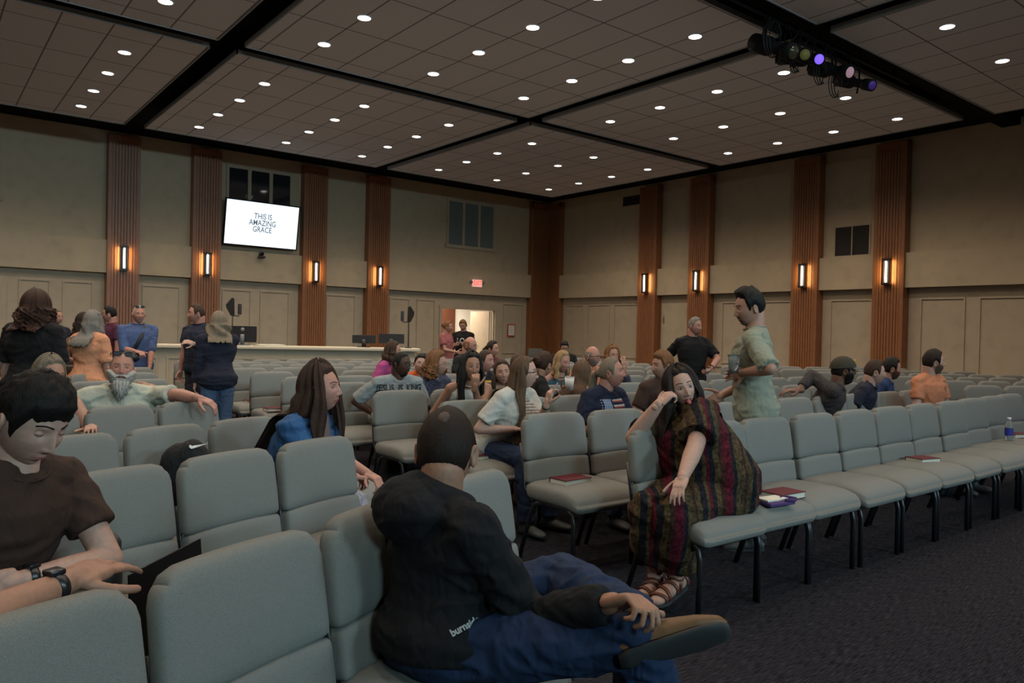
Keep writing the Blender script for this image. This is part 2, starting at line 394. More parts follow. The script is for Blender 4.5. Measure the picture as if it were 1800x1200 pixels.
# plain side door on wall B
m = MB(); wallframe('B', -6.29, -5.12, .001, .045, 0, 2.27, m); struct(m.build('trim_%d' % k, panelm, smooth=False)); k += 1
dd = MB(); wallframe('B', -6.2, -5.2, .046, .06, .02, 2.16, dd); door = struct(dd.build('door_1', wallmat('door_beige', (.43, .36, .25)), smooth=False))
m = MB(); wallframe('B', -6.1, -6.0, .061, .066, 1.05, 1.75, m); m.build('door_window', plain('door_glass', (.5, .46, .38), .1), door, smooth=False)
m = MB(); wallframe('B', -5.24, -5.2, .061, .075, 1.75, 1.95, m); m.build('hinge', plain('steel', (.5, .5, .5), .3, 1), door, smooth=False)
# dark side door at the far left of wall A
m = MB(); m.box(-16.6, -15.34, -.04, 0, 0, 2.24); struct(m.build('trim_%d' % k, panelm, smooth=False)); k += 1
dd = MB(); dd.box(-16.5, -15.46, -.055, -.041, .02, 2.14); door = struct(dd.build('door_2', plain('dark_door', (.05, .03, .02), .5), smooth=False))
# windows high on wall A
def window(i, x0, x1, z0, z1, blind, lab):
    m = MB(); fw = .07; d0, d1 = .036, .075
    m.box(x0, x1, -d1, -d0, z1-fw, z1).box(x0-.04, x1+.04, -d1-.03, -d0, z0-.03, z0+fw).box(x0, x0+fw, -d1, -d0, z0+fw, z1-fw).box(x1-fw, x1, -d1, -d0, z0+fw, z1-fw)
    w3 = (x1-x0-2*fw-2*.09)/3
    for k2 in (1, 2): xx = x0+fw+k2*w3+(k2-1)*.09; m.box(xx, xx+.09, -d1, -d0, z0+fw, z1-fw)
    f = struct(m.build('window_%d' % i, panelm, smooth=False))
    g = newmat('window_glass', blind, .06, spec=.9)
    for k2 in range(3): xx = x0+fw+k2*(w3+.09); MB().box(xx, xx+w3, -.045, -.0365, z0+fw, z1-fw).build('pane', g, f, smooth=False)
window(1, -10.76, -9.03, 4.0, 5.46, (.02, .022, .026), ''); window(2, -4.13, -2.30, 3.98, 5.44, (.17, .21, .2), '')
window(3, -17.3, -15.47, 3.98, 5.34, (.05, .05, .05), '')
# ceiling clouds with recessed lights
CX = [(-7.48, -1.9), (-13.18, -7.80), (-19.2, -13.55)]; CY = [(-8.05, -2.35), (-13.72, -8.38), (-19.9, -14.22), (-26.0, -20.3)]
HC = 5.47
tm = tilemat(-6.4923, -6.9115)
edge = plain('cloud_edge_white', (.3, .3, .3), .6)
LX0 = [-6.4923, -12.3335, -18.17]; LY0 = [-6.9115, -12.9386, -18.97, -25.0]
cn = {(0, 0): 'in the far corner', (1, 0): 'above the television', (2, 0): 'at the back left', (0, 1): 'behind the spotlights', (1, 1): 'at top centre', (2, 1): 'at the upper left edge', (0, 2): 'right of the spotlights', (1, 2): 'above the foreground', (2, 2): 'above the left foreground'}
lamp0 = None
for ix in range(3):
    for iy in range(3):
        x0, x1 = CX[ix]; y0, y1 = CY[iy]
        cl = thing('ceiling_cloud', 'suspended tiled ceiling panel '+cn[(ix, iy)], 'ceiling panel', group='suspended ceiling panels')
        MB().box(x0+.02, x1-.02, y0+.02, y1-.02, HC, HC+.05).build('tile_field', tm, cl, smooth=False)
        e = MB(); e.box(x0, x1, y0, y0+.02, HC-.012, HC+.06).box(x0, x1, y1-.02, y1, HC-.012, HC+.06).box(x0, x0+.02, y0, y1, HC-.012, HC+.06).box(x1-.02, x1, y0, y1, HC-.012, HC+.06)
        e.build('edge_rail', edge, cl, smooth=False)
        for i in range(3):
            for j in range(4):
                X, Y = LX0[ix]+i*1.8495, LY0[iy]+j*1.2287
                P = project((X, Y, HC)); vis = P[2] > .3 and -40 < P[0] < 1840 and -40 < P[1] < 1240
                if lamp0 is None:
                    lamp0 = thing('downlight', '', 'ceiling light')
                    r = MB(); r.loft([(0, 0, .0), (0, 0, -.006), (0, 0, -.006)], [.105, .105, .086], (1, 0, 0), 28, False); r.build('trim_ring', plain('ring_white', (.7, .7, .7), .5), lamp0)
                    r = MB(); r.loft([(0, 0, -.002), (0, 0, -.0045)], [.086, .086], (1, 0, 0), 28); r.build('diffuser', emit('downlight_glow', (1, .93, .84), DISC_E), lamp0)
                    t = lamp0
                else: t = dup(lamp0)
                t.location = (X, Y, HC)
                tag(t, 'downlight %s of four from the front, %s line, ceiling panel %s' % (ORD[j], ORD[i], cn[(ix, iy)]), 'ceiling light', 'recessed downlights')
                L = bpy.data.lights.new('downlight_light', 'SPOT'); L.energy = DOWNLIGHT_W*(1.0 if iy < 2 else .17); L.spot_size = radians(150); L.spot_blend = .9; L.shadow_soft_size = .09; L.color = (1, .84, .67)
                o = bpy.data.objects.new('downlight_light', L); C.objects.link(o); o.parent = t; o.location = (0, 0, -.03)
# ------------------------------------------------------------------ wall equipment
blackgloss = plain('screen_black', (.006, .006, .008), .2)
def tv():
    t = thing('television', 'large wall television showing THIS IS AMAZING GRACE on a pale screen', 'television', (-9.93, -.36, 3.99))
    W, H = .97, .575
    M = Euler((radians(9), 0, radians(2))).to_matrix().to_4x4()
    MB().box(-W, W, .0, .06, -H, H, M).build('casing', blackgloss, t, smooth=False)
    m = MB(); 
    for q in ((-W, W, -H, -H+.03), (-W, W, H-.03, H), (-W, -W+.03, -H, H), (W-.03, W, -H, H)): m.box(q[0], q[1], -.008, .0, q[2], q[3], M)
    m.build('bezel', blackgloss, t, smooth=False)
    sm = emit('screen_glow', (.80, .93, 1), 1.15)
    sc = MB().box(-W+.03, W-.03, -.004, -.001, -H+.03, H-.03, M).build('screen', sm, t, smooth=False)
    tx = newmat('screen_text', (.1, .12, .16), .5); bb = nodes(tx)[2]; bb.inputs['Emission Color'].default_value = (.20, .25, .32, 1); bb.inputs['Emission Strength'].default_value = .35
    for i, s in enumerate(('THIS IS', 'AMAZING', 'GRACE')):
        b = textmesh(s, .20, sx=.78, bold=.002); b.v = [M@V((p.x, -.006, p.y+.20-.165*i)) for p in b.v]; b.build('screen_lettering', tx, sc, smooth=False)
    m = MB(); m.box(-.25, .25, .06, .32, -.2, .2); m.build('wall_bracket', blackmetal, t, smooth=False)
    # glow of the lit panel on the room comes from its own emission
tv()
t = thing('ptz_camera', 'small black camera on a bracket under the television', 'camera', (-9.93, -.22, 3.22))
MB().rbox((0, -.12, -.05), (.08, .07, .03), .02).build('base', blackplastic, t); MB().box(-.02, .02, -.08, .2, -.06, .06).build('bracket', blackmetal, t, smooth=False)
MB().ell((0, -.13, .04), (.06, .06, .06)).build('head', blackplastic, t); MB().loft([(0, -.17, .04), (0, -.205, .04)], [.03, .028], (1, 0, 0), 16).build('lens', blackgloss, t)
t = thing('exit_sign', 'lit red and white EXIT sign with two emergency lamp heads above the doorway', 'sign', (-3.07, -.24, 2.9))
MB().box(-.17, .17, -.02, .04, -.11, .11).build('sign_box', emit('exit_face', (1, .55, .5), .55), t, smooth=False)
b = textmesh('EXIT', .2, bold=.004, sx=.8); b.v = [V((p.x, -.023, p.y)) for p in b.v]; b.build('lettering', emit('exit_red', (1, .05, .02), 2.2), t, smooth=False)
for s in (-1, 1): MB().ell((s*.23, 0, .03), (.05, .05, .05)).build('lamp_head', plain('lamp_grey', (.2, .2, .2), .4), t)
t = thing('notice', 'red-framed white notice on the wall right of the doorway', 'sign', (-1.52, -.035, 1.46))
MB().box(-.155, .155, -.012, 0, -.2, .2).build('frame', plain('red_frame', (.5, .03, .03), .5), t, smooth=False)
MB().box(-.125, .125, -.016, -.012, -.165, .165).build('sheet', plain('sheet_white', (.7, .68, .62), .7), t, smooth=False)
lines = MB()
for i in range(7): lines.box(-.1, .1-.03*(i % 3), -.0175, -.016, .11-.036*i, .116-.036*i)
lines.build('printed_lines', plain('ink_grey', (.2, .2, .2), .7), t, smooth=False)
ventm = plain('vent_dark', (.055, .048, .04), .6)
def vent(u0, u1, z0, z1, lab, split):
    t = thing('wall_vent', lab, 'vent'); m = MB(); d = .037
    frame2 = MB()
    wallframe('B', u0-.03, u1+.03, d, d+.02, z1, z1+.03, frame2); wallframe('B', u0-.03, u1+.03, d, d+.02, z0-.03, z0, frame2); wallframe('B', u0-.03, u0, d, d+.02, z0, z1, frame2); wallframe('B', u1, u1+.03, d, d+.02, z0, z1, frame2)
    if split: wallframe('B', (u0+u1)/2-.012, (u0+u1)/2+.012, d, d+.022, z0, z1, frame2)
    frame2.build('frame', panelm, t, smooth=False)
    wallframe('B', u0, u1, d-.001, d+.003, z0, z1, m); m.build('backing', plain('vent_black', (.02, .02, .02), .8), t, smooth=False)
    s = MB(); n = int((z1-z0)/.03)
    for i in range(n):
        z = z0+.03*i+.005; s.add([(-d-.004, u0, z+.02), (-d-.004, u1, z+.02), (-d-.02, u1, z), (-d-.02, u0, z)], [(0, 1, 2, 3)])
    s.build('louvres', ventm, t, smooth=False)
vent(-11.10, -10.30, 3.34, 4.0, 'large square louvred vent split in two panes between the pilasters of the right wall', True)
vent(-4.32, -3.50, 5.28, 5.56, 'wide low louvred vent high on the right wall near the corner', False)
# ------------------------------------------------------------------ sound booth
bo = V((-12.9, -5.36, 0)); be = V((-9.2, -6.95, 0)); bd = (be-bo); BL = bd.length; brz = atan2(bd.y, bd.x)
t = thing('sound_booth', 'long beige panelled sound desk with a pale counter top along the back', 'desk', bo, brz)
MB().box(-1.6, BL-.1, .12, .24, 0, .97).build('front_panel', panelm, t, smooth=False)
MB().box(BL-.22, BL-.1, .24, 1.3, 0, .97).build('side_panel', panelm, t, smooth=False)
MB().rbox(((BL-1.6)/2, .30, 1.01), ((BL+1.6)/2, .3, .035), .02, 4).build('counter_top', plain('counter_cream', (.56, .48, .36), .5), t)
m = MB(); m.box(-1.6, BL-.09, .09, .12, .95, .975)
for i in range(6):
    x = -1.45+i*.93
    if x+.78 < BL: m.box(x, x+.78, .1, .12, .79, .82).box(x, x+.78, .1, .12, .14, .17).box(x, x+.03, .1, .12, .17, .79).box(x+.75, x+.78, .1, .12, .17, .79)
m.build('panel_moulding', panelm, t, smooth=False)
def monitor(P, wpx, hh, lab, logo=None, rz=0):
    pass
def mon(px, py, dep, w, h, lab, stand=True, ring=False):
    P = atd(px, py, dep); t = thing('computer_monitor', lab, 'monitor', (P.x, P.y, 1.045), -YAW+.06, 'monitors on the sound desk')
    z = P.z-1.045
    MB().rbox((0, 0, z), (w/2, .02, h/2), .008, 3).build('casing', blackplastic, t)
    MB().box(-w/2+.012, w/2-.012, .021, .024, -h/2+z+.012, h/2+z-.012).build('screen', blackgloss, t, smooth=False)
    m = MB(); m.box(-.035, .035, -.05, -.015, 0.0, z); m.rbox((0, -.01, .008), (.12, .09, .008), .005, 3); m.build('stand', plain('stand_grey', (.12, .13, .14), .4) if ring else blackplastic, t)
    if ring: m = MB(); m.loft([(0, -.022, z+h*.28), (0, -.0245, z+h*.28)], [.035, .035], (1, 0, 0), 20); m.build('badge', plain('badge_grey', (.2, .2, .22), .3), t)
    return t
mon(427, 587, 14.1, .50, .30, 'black monitor with a round badge on the desk beside the grey-haired woman', ring=True)
mon(640, 596, 14.7, .45, .16, 'black monitor on the desk, left of the two side by side')
mon(688, 595, 14.9, .50, .19, 'black monitor on the desk, right of the two side by side')
def antenna(px, pyb, pyt, dep, lab, flip=1):
    Pb = atd(px, pyb, dep); Pt = atd(px, pyt, dep); H = Pt.z-1.045
    t = thing('antenna_stand', lab, 'antenna', (Pb.x, Pb.y, 1.045), -YAW, 'paddle antennas beside the desk')
    MB().cap((0, 0, 0.0), (0, 0, H*.62), .012, .009, 8).build('pole', blackmetal, t)
    m = MB().loft([(0, 0, .0), (0, 0, .02)], [.07, .06], (1, 0, 0), 16); m.build('foot', blackmetal, t)
    f = flip
    M = Matrix.Rotation(radians(55), 4, 'Z')
    MB().prism([(-.03*f, H*.62), (-.02*f, H*.98), (.02*f, H), (.13*f, H*.86), (.12*f, H*.78), (.03*f, H*.62)], -.018, .018, M).build('paddle', blackplastic, t, smooth=False)
    MB().cap((0, 0, H*.62), (-f*.12, 0, H*.62), .01, .01, 8).build('crossbar', blackmetal, t)
    MB().rbox((-f*.13, 0, H*.76), (.03, .03, .1), .012, 4).build('receiver', plain('receiver_grey', (.03, .03, .035), .5), t)
antenna(408, 600, 523, 14.0, 'black paddle antenna on a stand beside the badge monitor', -1)
antenna(718, 606, 538, 14.9, 'black paddle antenna on a stand at the right end of the desk', 1)
m = MB(); P = atd(470, 599, 14.2); m.box(P.x-.2, P.x+.3, P.y-.1, P.y+.2, 1.048, 1.07); tag(m.build('notebook', paper, smooth=False), 'white sheets of paper lying on the sound desk', 'papers')
# ------------------------------------------------------------------ stage light bar
bm2 = plain('fixture_black', (.008, .008, .009), .7, 0, .2)
YR = -13.95
def RP(px, py): return aty(px, py, YR)
t = thing('lighting_bar', 'black pipe under the ceiling beam that carries the spotlights', 'lighting bar')
a = V((-9.6, YR, 5.48)); b = V((-4.6, YR, 5.48))
MB().cap(a, b, .028, .028, 12).build('pipe', bm2, t)
m = MB()
for i in range(5): x = a.x+.3+i*1.05; m.cap((x, YR, 5.5), (x, YR, ZD), .02, .02, 8)
m.build('drop_rods', bm2, t)
m = MB(); m.box(-20, -.3, YR-.16, YR+.16, 5.60, 5.826); tag(m.build('ceiling_beam', black, smooth=False), 'black beam across the ceiling carrying the spotlights', 'beam')
def spot(p0, p1, big, lens, lab):
    A = aty(*p0, YR+.25); B = aty(*p1, YR-.40); d = (B-A)
    t = thing('stage_spotlight', lab, 'spotlight', A, group='spotlights on the lighting bar')
    L = d.length; u = d.normalized()
    r = .085*big
    MB().loft([V((0, 0, 0)), u*.04, u*(L*.42), u*(L*.46), u*(L*.8)], [r*.6, r*1.1, r*1.15, r*.72, r*.72], None, 16).build('body', bm2, t)
    MB().loft([u*(L*.76), u*(L*.8), u*L, u*L, u*(L*.93)], [r*.7, r*.98, r*1.02, r*.9, r*.88], None, 18, True).build('lens_tube', bm2, t)
    MB().loft([u*(L*.985), u*(L*1.0+.003)], [r*.78, r*.76], None, 18).build('lens', lens, t)
    mid = u*(L*.5); top = 5.47-A.z
    y = MB(); sd = u.cross(V((0, 0, 1))).normalized()
    for s in (-1, 1): y.loft([mid+sd*(s*r*1.2), V((mid.x, mid.y, 0))+sd*(s*r*1.2)+V((0, 0, top-.14)), V((mid.x, -.25, top-.03))], [(.02, .006)]*3, u, 6)
    y.build('yoke', bm2, t); 
    MB().rbox((mid.x, -.25, top-.0), (.025, .035, .045), .01, 3).build('clamp', bm2, t)
    kn = MB(); kn.cap(mid+sd*(r*1.1), mid+sd*(r*1.6)-V((0, 0, .06)), .012, .012, 8); kn.cap(u*(L*.62)-V((0, 0, r*.7)), u*(L*.6)-V((0, 0, r*1.7)), .009, .014, 8); kn.build('knob', bm2, t)
    c = MB(); P = []
    for i in range(13):
        q = i/12; P.append(u*(L*.02*(1-q))+V((-.12*sin(q*pi), -.25*q+.05*sin(q*6), (-.18*sin(q*pi) if q < .7 else 0)+top*q*q)))
    c.loft(P, [.008]*13, None, 6); c.build('cable', plain('cable_black', (.01, .01, .01), .6), t)
glassl = lambda n, c, s: emit(n, c, s)
spot((1322, 74), (1395, 92), 1.25, plain('lens_dark', (.05, .05, .03), .1), 'largest dark spotlight at the left end of the bar')
spot((1372, 102), (1415, 96), 1.0, glassl('lens_green', (.12, .12, .03), .18), 'spotlight with a yellow green lens, second from the left')
spot((1393, 105), (1440, 104), .95, glassl('lens_violet', (.25, .13, 1), .9), 'spotlight with a bright violet lens')
spot((1425, 120), (1494, 127), 1.1, glassl('lens_pink', (.5, .3, .36), .4), 'spotlight with a pinkish white lens')
spot((1470, 140), (1533, 150), .95, glassl('lens_purple', (.05, .02, .2), .3), 'rightmost spotlight with a dim purple lens')
for i, (p, r) in enumerate((((1345, 60), .22), ((1385, 100), .13), ((1428, 118), .16), ((1455, 140), .17))):
    A = RP(*p); m = MB()
    for kk in range(3):
        P = [V((A.x+.03*kk, YR, 5.46)), V((A.x+r*.5, YR+.03*kk-.07, A.z+.1))]
        for j in range(15):
            q = 2*pi*j/14*.8+.5*kk; P.append(A+V((r*(1+.15*kk)*cos(q)*.6, .03*kk-.15, r*sin(q)-.1)))
        m.loft(P, [.007]*len(P), None, 6)
    tag(m.build('cable_loop', plain('cable_black', (.01, .01, .01), .6)), 'loops of black cable hanging by the %s spotlight from the left' % ORD[i], 'cable', 'cable loops on the lighting bar')

# ------------------------------------------------------------------ chairs
fabric = newmat('chair_tweed', (.36, .36, .33), .92, spec=.15)
n, l, b = nodes(fabric)
t, mp = tex(fabric, 'ShaderNodeTexNoise', scale=(260, 260, 260)); t.inputs['Detail'].default_value = 2
t2, _ = tex(fabric, 'ShaderNodeTexNoise', scale=(110, 110, 110)); t2.inputs['Detail'].default_value = 5
mx = n.new('ShaderNodeMath'); mx.operation = 'ADD'; l.new(t.outputs['Fac'], mx.inputs[0]); l.new(t2.outputs['Fac'], mx.inputs[1])
l.new(ramp(fabric, mx.outputs[0], [(.75, (.128, .126, .115)), (1.0, (.158, .156, .143)), (1.25, (.188, .185, .17))]).outputs[0], b.inputs['Base Color'])
bp = n.new('ShaderNodeBump'); bp.inputs['Strength'].default_value = .35; bp.inputs['Distance'].default_value = .0015
l.new(mx.outputs[0], bp.inputs['Height']); l.new(bp.outputs[0], b.inputs['Normal'])
TILT = Matrix.Translation((0, -.215, .47))@Matrix.Rotation(radians(9), 4, 'X')
def make_chair():
    t = thing('auditorium_chair', '', 'chair')
    def wseat(p):
        # crowned top and waterfall front
        q = p.copy(); 
        if p.z > 0: q.z += .014*max(0, 1-(p.x/.25)**2)*max(0, 1-(p.y/.24)**2)
        if p.y > .10: q.z -= .9*(p.y-.10)**2*(1 if p.z > 0 else .5)*2.2
        return q
    MB().rbox((0, .01, .430), (.262, .245, .057), .045, 10, wseat).build('seat', fabric, t)
    def wback(p):
        q = p.copy(); b = max(0, 1-(p.x/.27)**2)
        if p.y > 0: q.y += .016*b*max(0, 1-(p.z/.16)**2)
        q.x *= 1-.028*((p.z+.15)/.3)
        q.z += (.010*b if p.z > .05 else 0); q.y -= .035*(1-b)*-1*.35
        return q
    def bbox(z0, z1, r, top):
        # front profile with generous top corners: rounded in xz by warping corners
        hz = (z1-z0)/2
        def f(p):
            q = p.copy(); R = .075
            if top and p.z > hz-R and abs(p.x) > .258-R:
                dx = (abs(p.x)-(.258-R)); dz = (p.z-(hz-R)); m = max(dx, dz); L = sqrt(dx*dx+dz*dz)
                if L > 1e-6: k = m/L; q.x = math.copysign(.258-R+dx*k, p.x); q.z = hz-R+dz*k
            return wback(q)
        return MB().rbox((0, -.012, (z0+z1)/2), (.258, .034, hz), r, 12, f, TILT)
    bk = bbox(.135, .418, .03, True).build('backrest', fabric, t)
    bbox(.0, .137, .022, False).build('lumbar_panel', fabric, t)
    sp = MB(); sp.rbox((0, -.05, .20), (.20, .006, .15), .006, 4, None, TILT); sp.build('rear_panel', fabric, t)
    # black tube frame
    for s in (-1, 1):
        x = .238*s; fr = MB(); P = [V((x, .205, 0)), V((x, .205, .30)), V((x, .19, .355)), V((x, .15, .378))]
        fr.loft(P, [(.012, .016)]*4, (1, 0, 0), 10); fr.build('leg', blackmetal, t)
        fr = MB(); fr.loft([V((x, -.285, 0)), V((x, -.18, .30)), V((x, -.14, .36)), V((x, -.08, .378))], [(.012, .016)]*4, (1, 0, 0), 10); fr.build('leg', blackmetal, t)
    fr = MB()
    for s in (-1, 1):
        x = .238*s; fr.loft([V((x, .16, .378)), V((x, -.10, .378))], [(.012, .014)]*2, (1, 0, 0), 8)
        fr.loft([V((x*1.04, -.16, .37)), V((x*1.06, -.232, .44)), TILT@V((x*1.06, -.02, .1)), TILT@V((x*1.03, -.035, .25))], [(.009, .012)]*4, (1, 0, 0), 8)
    fr.box(-.238, .238, .15, .175, .366, .388).box(-.238, .238, -.12, -.095, .366, .388)
    fr.build('frame', blackmetal, t, smooth=True)
    return t
chair0 = make_chair(); used0 = False
CHAIRS = []
def chair(bx, by, face, label, group, sx=1.0):
    """bx,by: centre of the backrest top on the floor plan; face: compass angle, 0 = towards -y, positive turns to +x"""
    global used0
    fx, fy = sin(face), -cos(face)
    X, Y = bx+fx*.285, by+fy*.285
    vis = False
    for dx in (-.26, 0, .26):
        for z in (.2, .88):
            P = project((bx+fy*-dx, by+fx*dx, z)); vis |= (P[2] > .4 and -60 < P[0] < 1860 and P[1] < 1400)
    if not vis: return None
    t = chair0 if not used0 else dup(chair0); used0 = True
    t.location = (X, Y, 0); t.rotation_euler = (0, 0, face+pi); t.scale = (sx, 1, 1)
    tag(t, label, 'chair', group); CHAIRS.append(t); return t
# centre block: rows square to the back wall
CR = [-16.78, -15.95, -14.97, -13.99, -13.0, -12.04, -11.12, -10.30, -9.45, -8.73, -8.0]
for i, y in enumerate(CR):
    xe = -8.15+(y+16.7)*.33 if i else -7.95
    if i > 6: xe = min(-5.6, xe+.3)
    x = -13.72 if i else -13.66; k = 0
    while x < xe:
        k += 1
        yy = y+random.uniform(-.015, .015); f = radians(random.uniform(-1.5, 1.5))
        if i == 0 and x > -10: yy += .045*(x+10)**1.0; f = radians(-2*(x+10))
        chair(x, yy, f, 'grey chair, %s from the aisle, %s row from the front of the centre block' % (ORD[k-1], ORD[i]), 'grey chairs of the centre block', 1.02)
        x += (.50 if i == 0 and k < 3 else .553) if i < 6 else .545
# left block: rows turned towards the stage
LRW = [(-15.88, -17.615, 24, 4, .52), (-15.50, -16.31, 21, 5, .49), (-15.06, -15.20, 20, 5, .475), (-15.50, -14.27, 19, 4, .47), (-15.5, -13.2, 18, 4, .47), (-15.25, -12.0, 17, 6, .47), (-15.1, -10.95, 16, 6, .47), (-14.9, -9.9, 14, 6, .47), (-14.75, -8.9, 12, 6, .47)]
for i, (x, y, a, nn, p) in enumerate(LRW):
    a = radians(a)
    for k in range(-1 if i == 0 else 0, nn):
        chair(x-cos(a)*p*k, y-sin(a)*p*k, a+radians(random.uniform(-1, 1)), 'grey chair, %s from the aisle, %s row from the front of the left block' % (ORD[k+(1 if i == 0 else 0)], ORD[i]), 'grey chairs of the left block', p/.545)
# right block
for j in range(6):
    nproj = -17.23+.95*j
    k = 0
    for q in range(0, 14):
        uu = 2.05+.53*q-(.62*j); P = V((.866, -.5))*uu+V((.5, .866))*nproj
        if P.x > -2.2 or P.x < -8.15+(P.y+16.7)*.33+.9: continue
        k += 1
        chair(P.x, P.y, radians(-30), 'grey chair, %s from the aisle, %s row from the front of the right block' % (ORD[k-1], ORD[j]), 'grey chairs of the right block', 1.0)
chair(-13.62, -7.6, radians(60), 'single grey chair standing alone before the wall panel at the left end of the desk', None)
chair(-.95, -.62, radians(-38), 'single grey chair standing in the far corner by the folded pilaster', None)

# ------------------------------------------------------------------ people
def fwd(a):  # facing angle seen from the view: 0 toward the viewer, 90 to the right, 180 away
    a = radians(a); d = V((-_sy, -_cy, 0))*cos(a)+V((_cy, -_sy, 0))*sin(a); return d
def yawof(a):
    d = fwd(a); return atan2(-d.x, d.y)     # rotation taking +Y to d
G = lambda x, s: exp(-(x/s)**2)
def head_off(p, smile=0, mouth=0):
    """p: unit direction -> point on the head, x right, y front, z up"""
    x, y, z = p
    c = .122 if z > 0 else .112
    P = V((x*.075, y*.096, z*c))
    if z < 0:
        k = -z; P.x *= 1-.30*k**1.6
        if y > 0: P.y *= 1-.02*k
        else: P.y *= 1-.28*k
    if y > 0:
        f = y**1.2
        P.y -= .004*f*G(P.z-.0, .09)
        X, Z = abs(P.x), P.z
        ramp_ = min(1, max(0, (.022-Z)/.055)) if Z > -.033 else max(0, 1-(-.033-Z)/.011)
        P.y += f*.023*G(P.x, .0095)*ramp_
        P.y += f*.009*G(X-.0125, .006)*G(Z+.035, .007)
        P.y -= f*.0125*G(X-.031, .0155)*G(Z-.008, .0115)
        P.y += f*.0045*G(Z-.030, .008)*G(X-.028, .022)
        P.y += f*.0045*G(X-.043, .017)*G(Z+.022, .018)*(1+smile)
        P.y += f*.0065*G(P.x, .019)*(G(Z+.056, .0055)+G(Z+.068, .0055)*.9)
        P.y -= f*.004*G(P.x, .024)*G(Z+.0615, .0028)*(1+2*mouth)
        P.y -= f*.004*G(P.x, .02)*G(Z+.079, .006)
        P.y += f*.008*G(P.x, .018)*G(Z+.098, .013)
    return P
def headmesh(nu, nv, smile=0, mouth=0):
    m = MB(); vs = []; fs = []
    for j in range(nv+1):
        th = pi*j/nv
        for i in range(nu):
            t = 2*pi*i/nu; ph = t-.42*sin(t)    # dense toward the face
            vs.append(head_off((sin(th)*sin(ph), sin(th)*cos(ph), cos(th)), smile, mouth))
    for j in range(nv):
        for i in range(nu): fs.append((j*nu+i, j*nu+(i+1) % nu, (j+1)*nu+(i+1) % nu, (j+1)*nu+i))
    m.add(vs, fs)
    for s in (-1, 1):   # ears: a tilted shell with a rim and a hollow
        E = Matrix.Translation((s*.073, -.012, -.004))@Euler((radians(-10), 0, s*radians(-22))).to_matrix().to_4x4()
        ev = []; ef = []; R, K = 4, 14
        prof = [(0.0, -.002), (.55, -.001), (.86, .007), (1.0, .002), (.7, -.012)]
        for (r, h) in prof:
            for k in range(K):
                a = 2*pi*k/K; ev.append(E@V((s*(h+.006), .019*r*cos(a)*(1.1 if sin(a) > 0 else .8), .032*r*sin(a))))
        for r in range(len(prof)-1):
            for k in range(K): ef.append((r*K+k, r*K+(k+1) % K, (r+1)*K+(k+1) % K, (r+1)*K+k))
        m.add(ev, ef)
    return m
def surf(x, z, off=0.0):
    """front surface point of the head at x,z"""
    c = .122 if z > 0 else .112; uz = max(-.97, min(.97, z/c)); ux = x/.075
    for _ in range(5):
        uy = sqrt(max(.01, 1-uz*uz-ux*ux)); p = head_off((ux, uy, uz)); ux += (x-p.x)/.075; ux = max(-.95, min(.95, ux))
    return V((x, p.y+off, z))
def hand(m, W, D, N, s=1.0, curl=.5, side=1, point=False, thumb=1.0):
    """W wrist, D direction of the fingers, N palm normal; side +1 right hand"""
    D = V(D).normalized(); N = V(N); N = (N-D*N.dot(D)).normalized(); S = D.cross(N)*side   # S toward the thumb
    W = V(W)
    M = Matrix((S, D, -N)).transposed().to_4x4(); M.translation = W
    h = MB()
    h.rbox((0, .048*s, 0), (.040*s, .046*s, .0145*s), .014*s, 6, None, M)
    h.cap(W-D*.03*s, W+D*.02*s, .026*s, .027*s, 12)
    lens = [(.027, .045, .028, .022), (.010, .050, .031, .023), (-.009, .046, .029, .022), (-.027, .036, .023, .019)]
    for k, (x, a, b2, c2) in enumerate(lens):
        cr = curl*(1+.10*k); cr = .12 if (point and k == 0) else cr
        p = M@V((x*s, .088*s, 0)); d = (D+S*(.07*(1.5-k))).normalized(); r = .0092*s
        ax = S
        for q, L in enumerate((a, b2, c2)):
            d = (Matrix.Rotation(cr*(1.0 if q else .8)*side, 3, ax)@d) if True else d
            e = p+d*(L*s); h.cap(p, e, r, r*.9, 8); p = e; r *= .9
    p = M@V((.032*s, .02*s, -.006*s)); d = (S*.8*thumb+D*.75+N*.25).normalized()
    for q, L in enumerate((.042, .032, .026)):
        e = p+d*(L*s); h.cap(p, e, (.0125-.001*q)*s, (.0115-.001*q)*s, 8); p = e; d = (d+D*.35+N*.12*curl).normalized()
    m.join(h.remesh(.0042*max(1, s), 2)); return m
def ik(S, W, a, b, pole):
    S = V(S); W = V(W); d = W-S; L = d.length; mx = (a+b)*.999
    if L > mx: W = S+d*(mx/L); d = W-S; L = mx
    u = d/L; x = (a*a-b*b+L*L)/(2*L); h = sqrt(max(0, a*a-x*x)); p = V(pole); p = p-u*p.dot(u)
    if p.length < 1e-4: p = V((0, 0, -1))-u*(-u.z)
    return S+u*x+p.normalized()*h, W
def fallhair(m, Mh, Hc, phs, *a, **k):
    sp = k.pop('split', None)
    if sp is None: return fallhair1(m, Mh, Hc, phs, *a, **k)
    runs = []; 
    for ph in phs:
        d = Mh@V((sin(ph), cos(ph), 0)); f = d.y > .05
        if not runs or runs[-1][0] != f: runs.append([f, ([runs[-1][1][-1]] if runs else [])])
        runs[-1][1].append(ph)
    pu = k.pop('push')
    for f, pp in runs:
        if len(pp) < 4: continue
        fallhair1(m, Mh, Hc, pp, *a, push=(lambda q, lay, f=f: pu(q, lay, f)), **k)
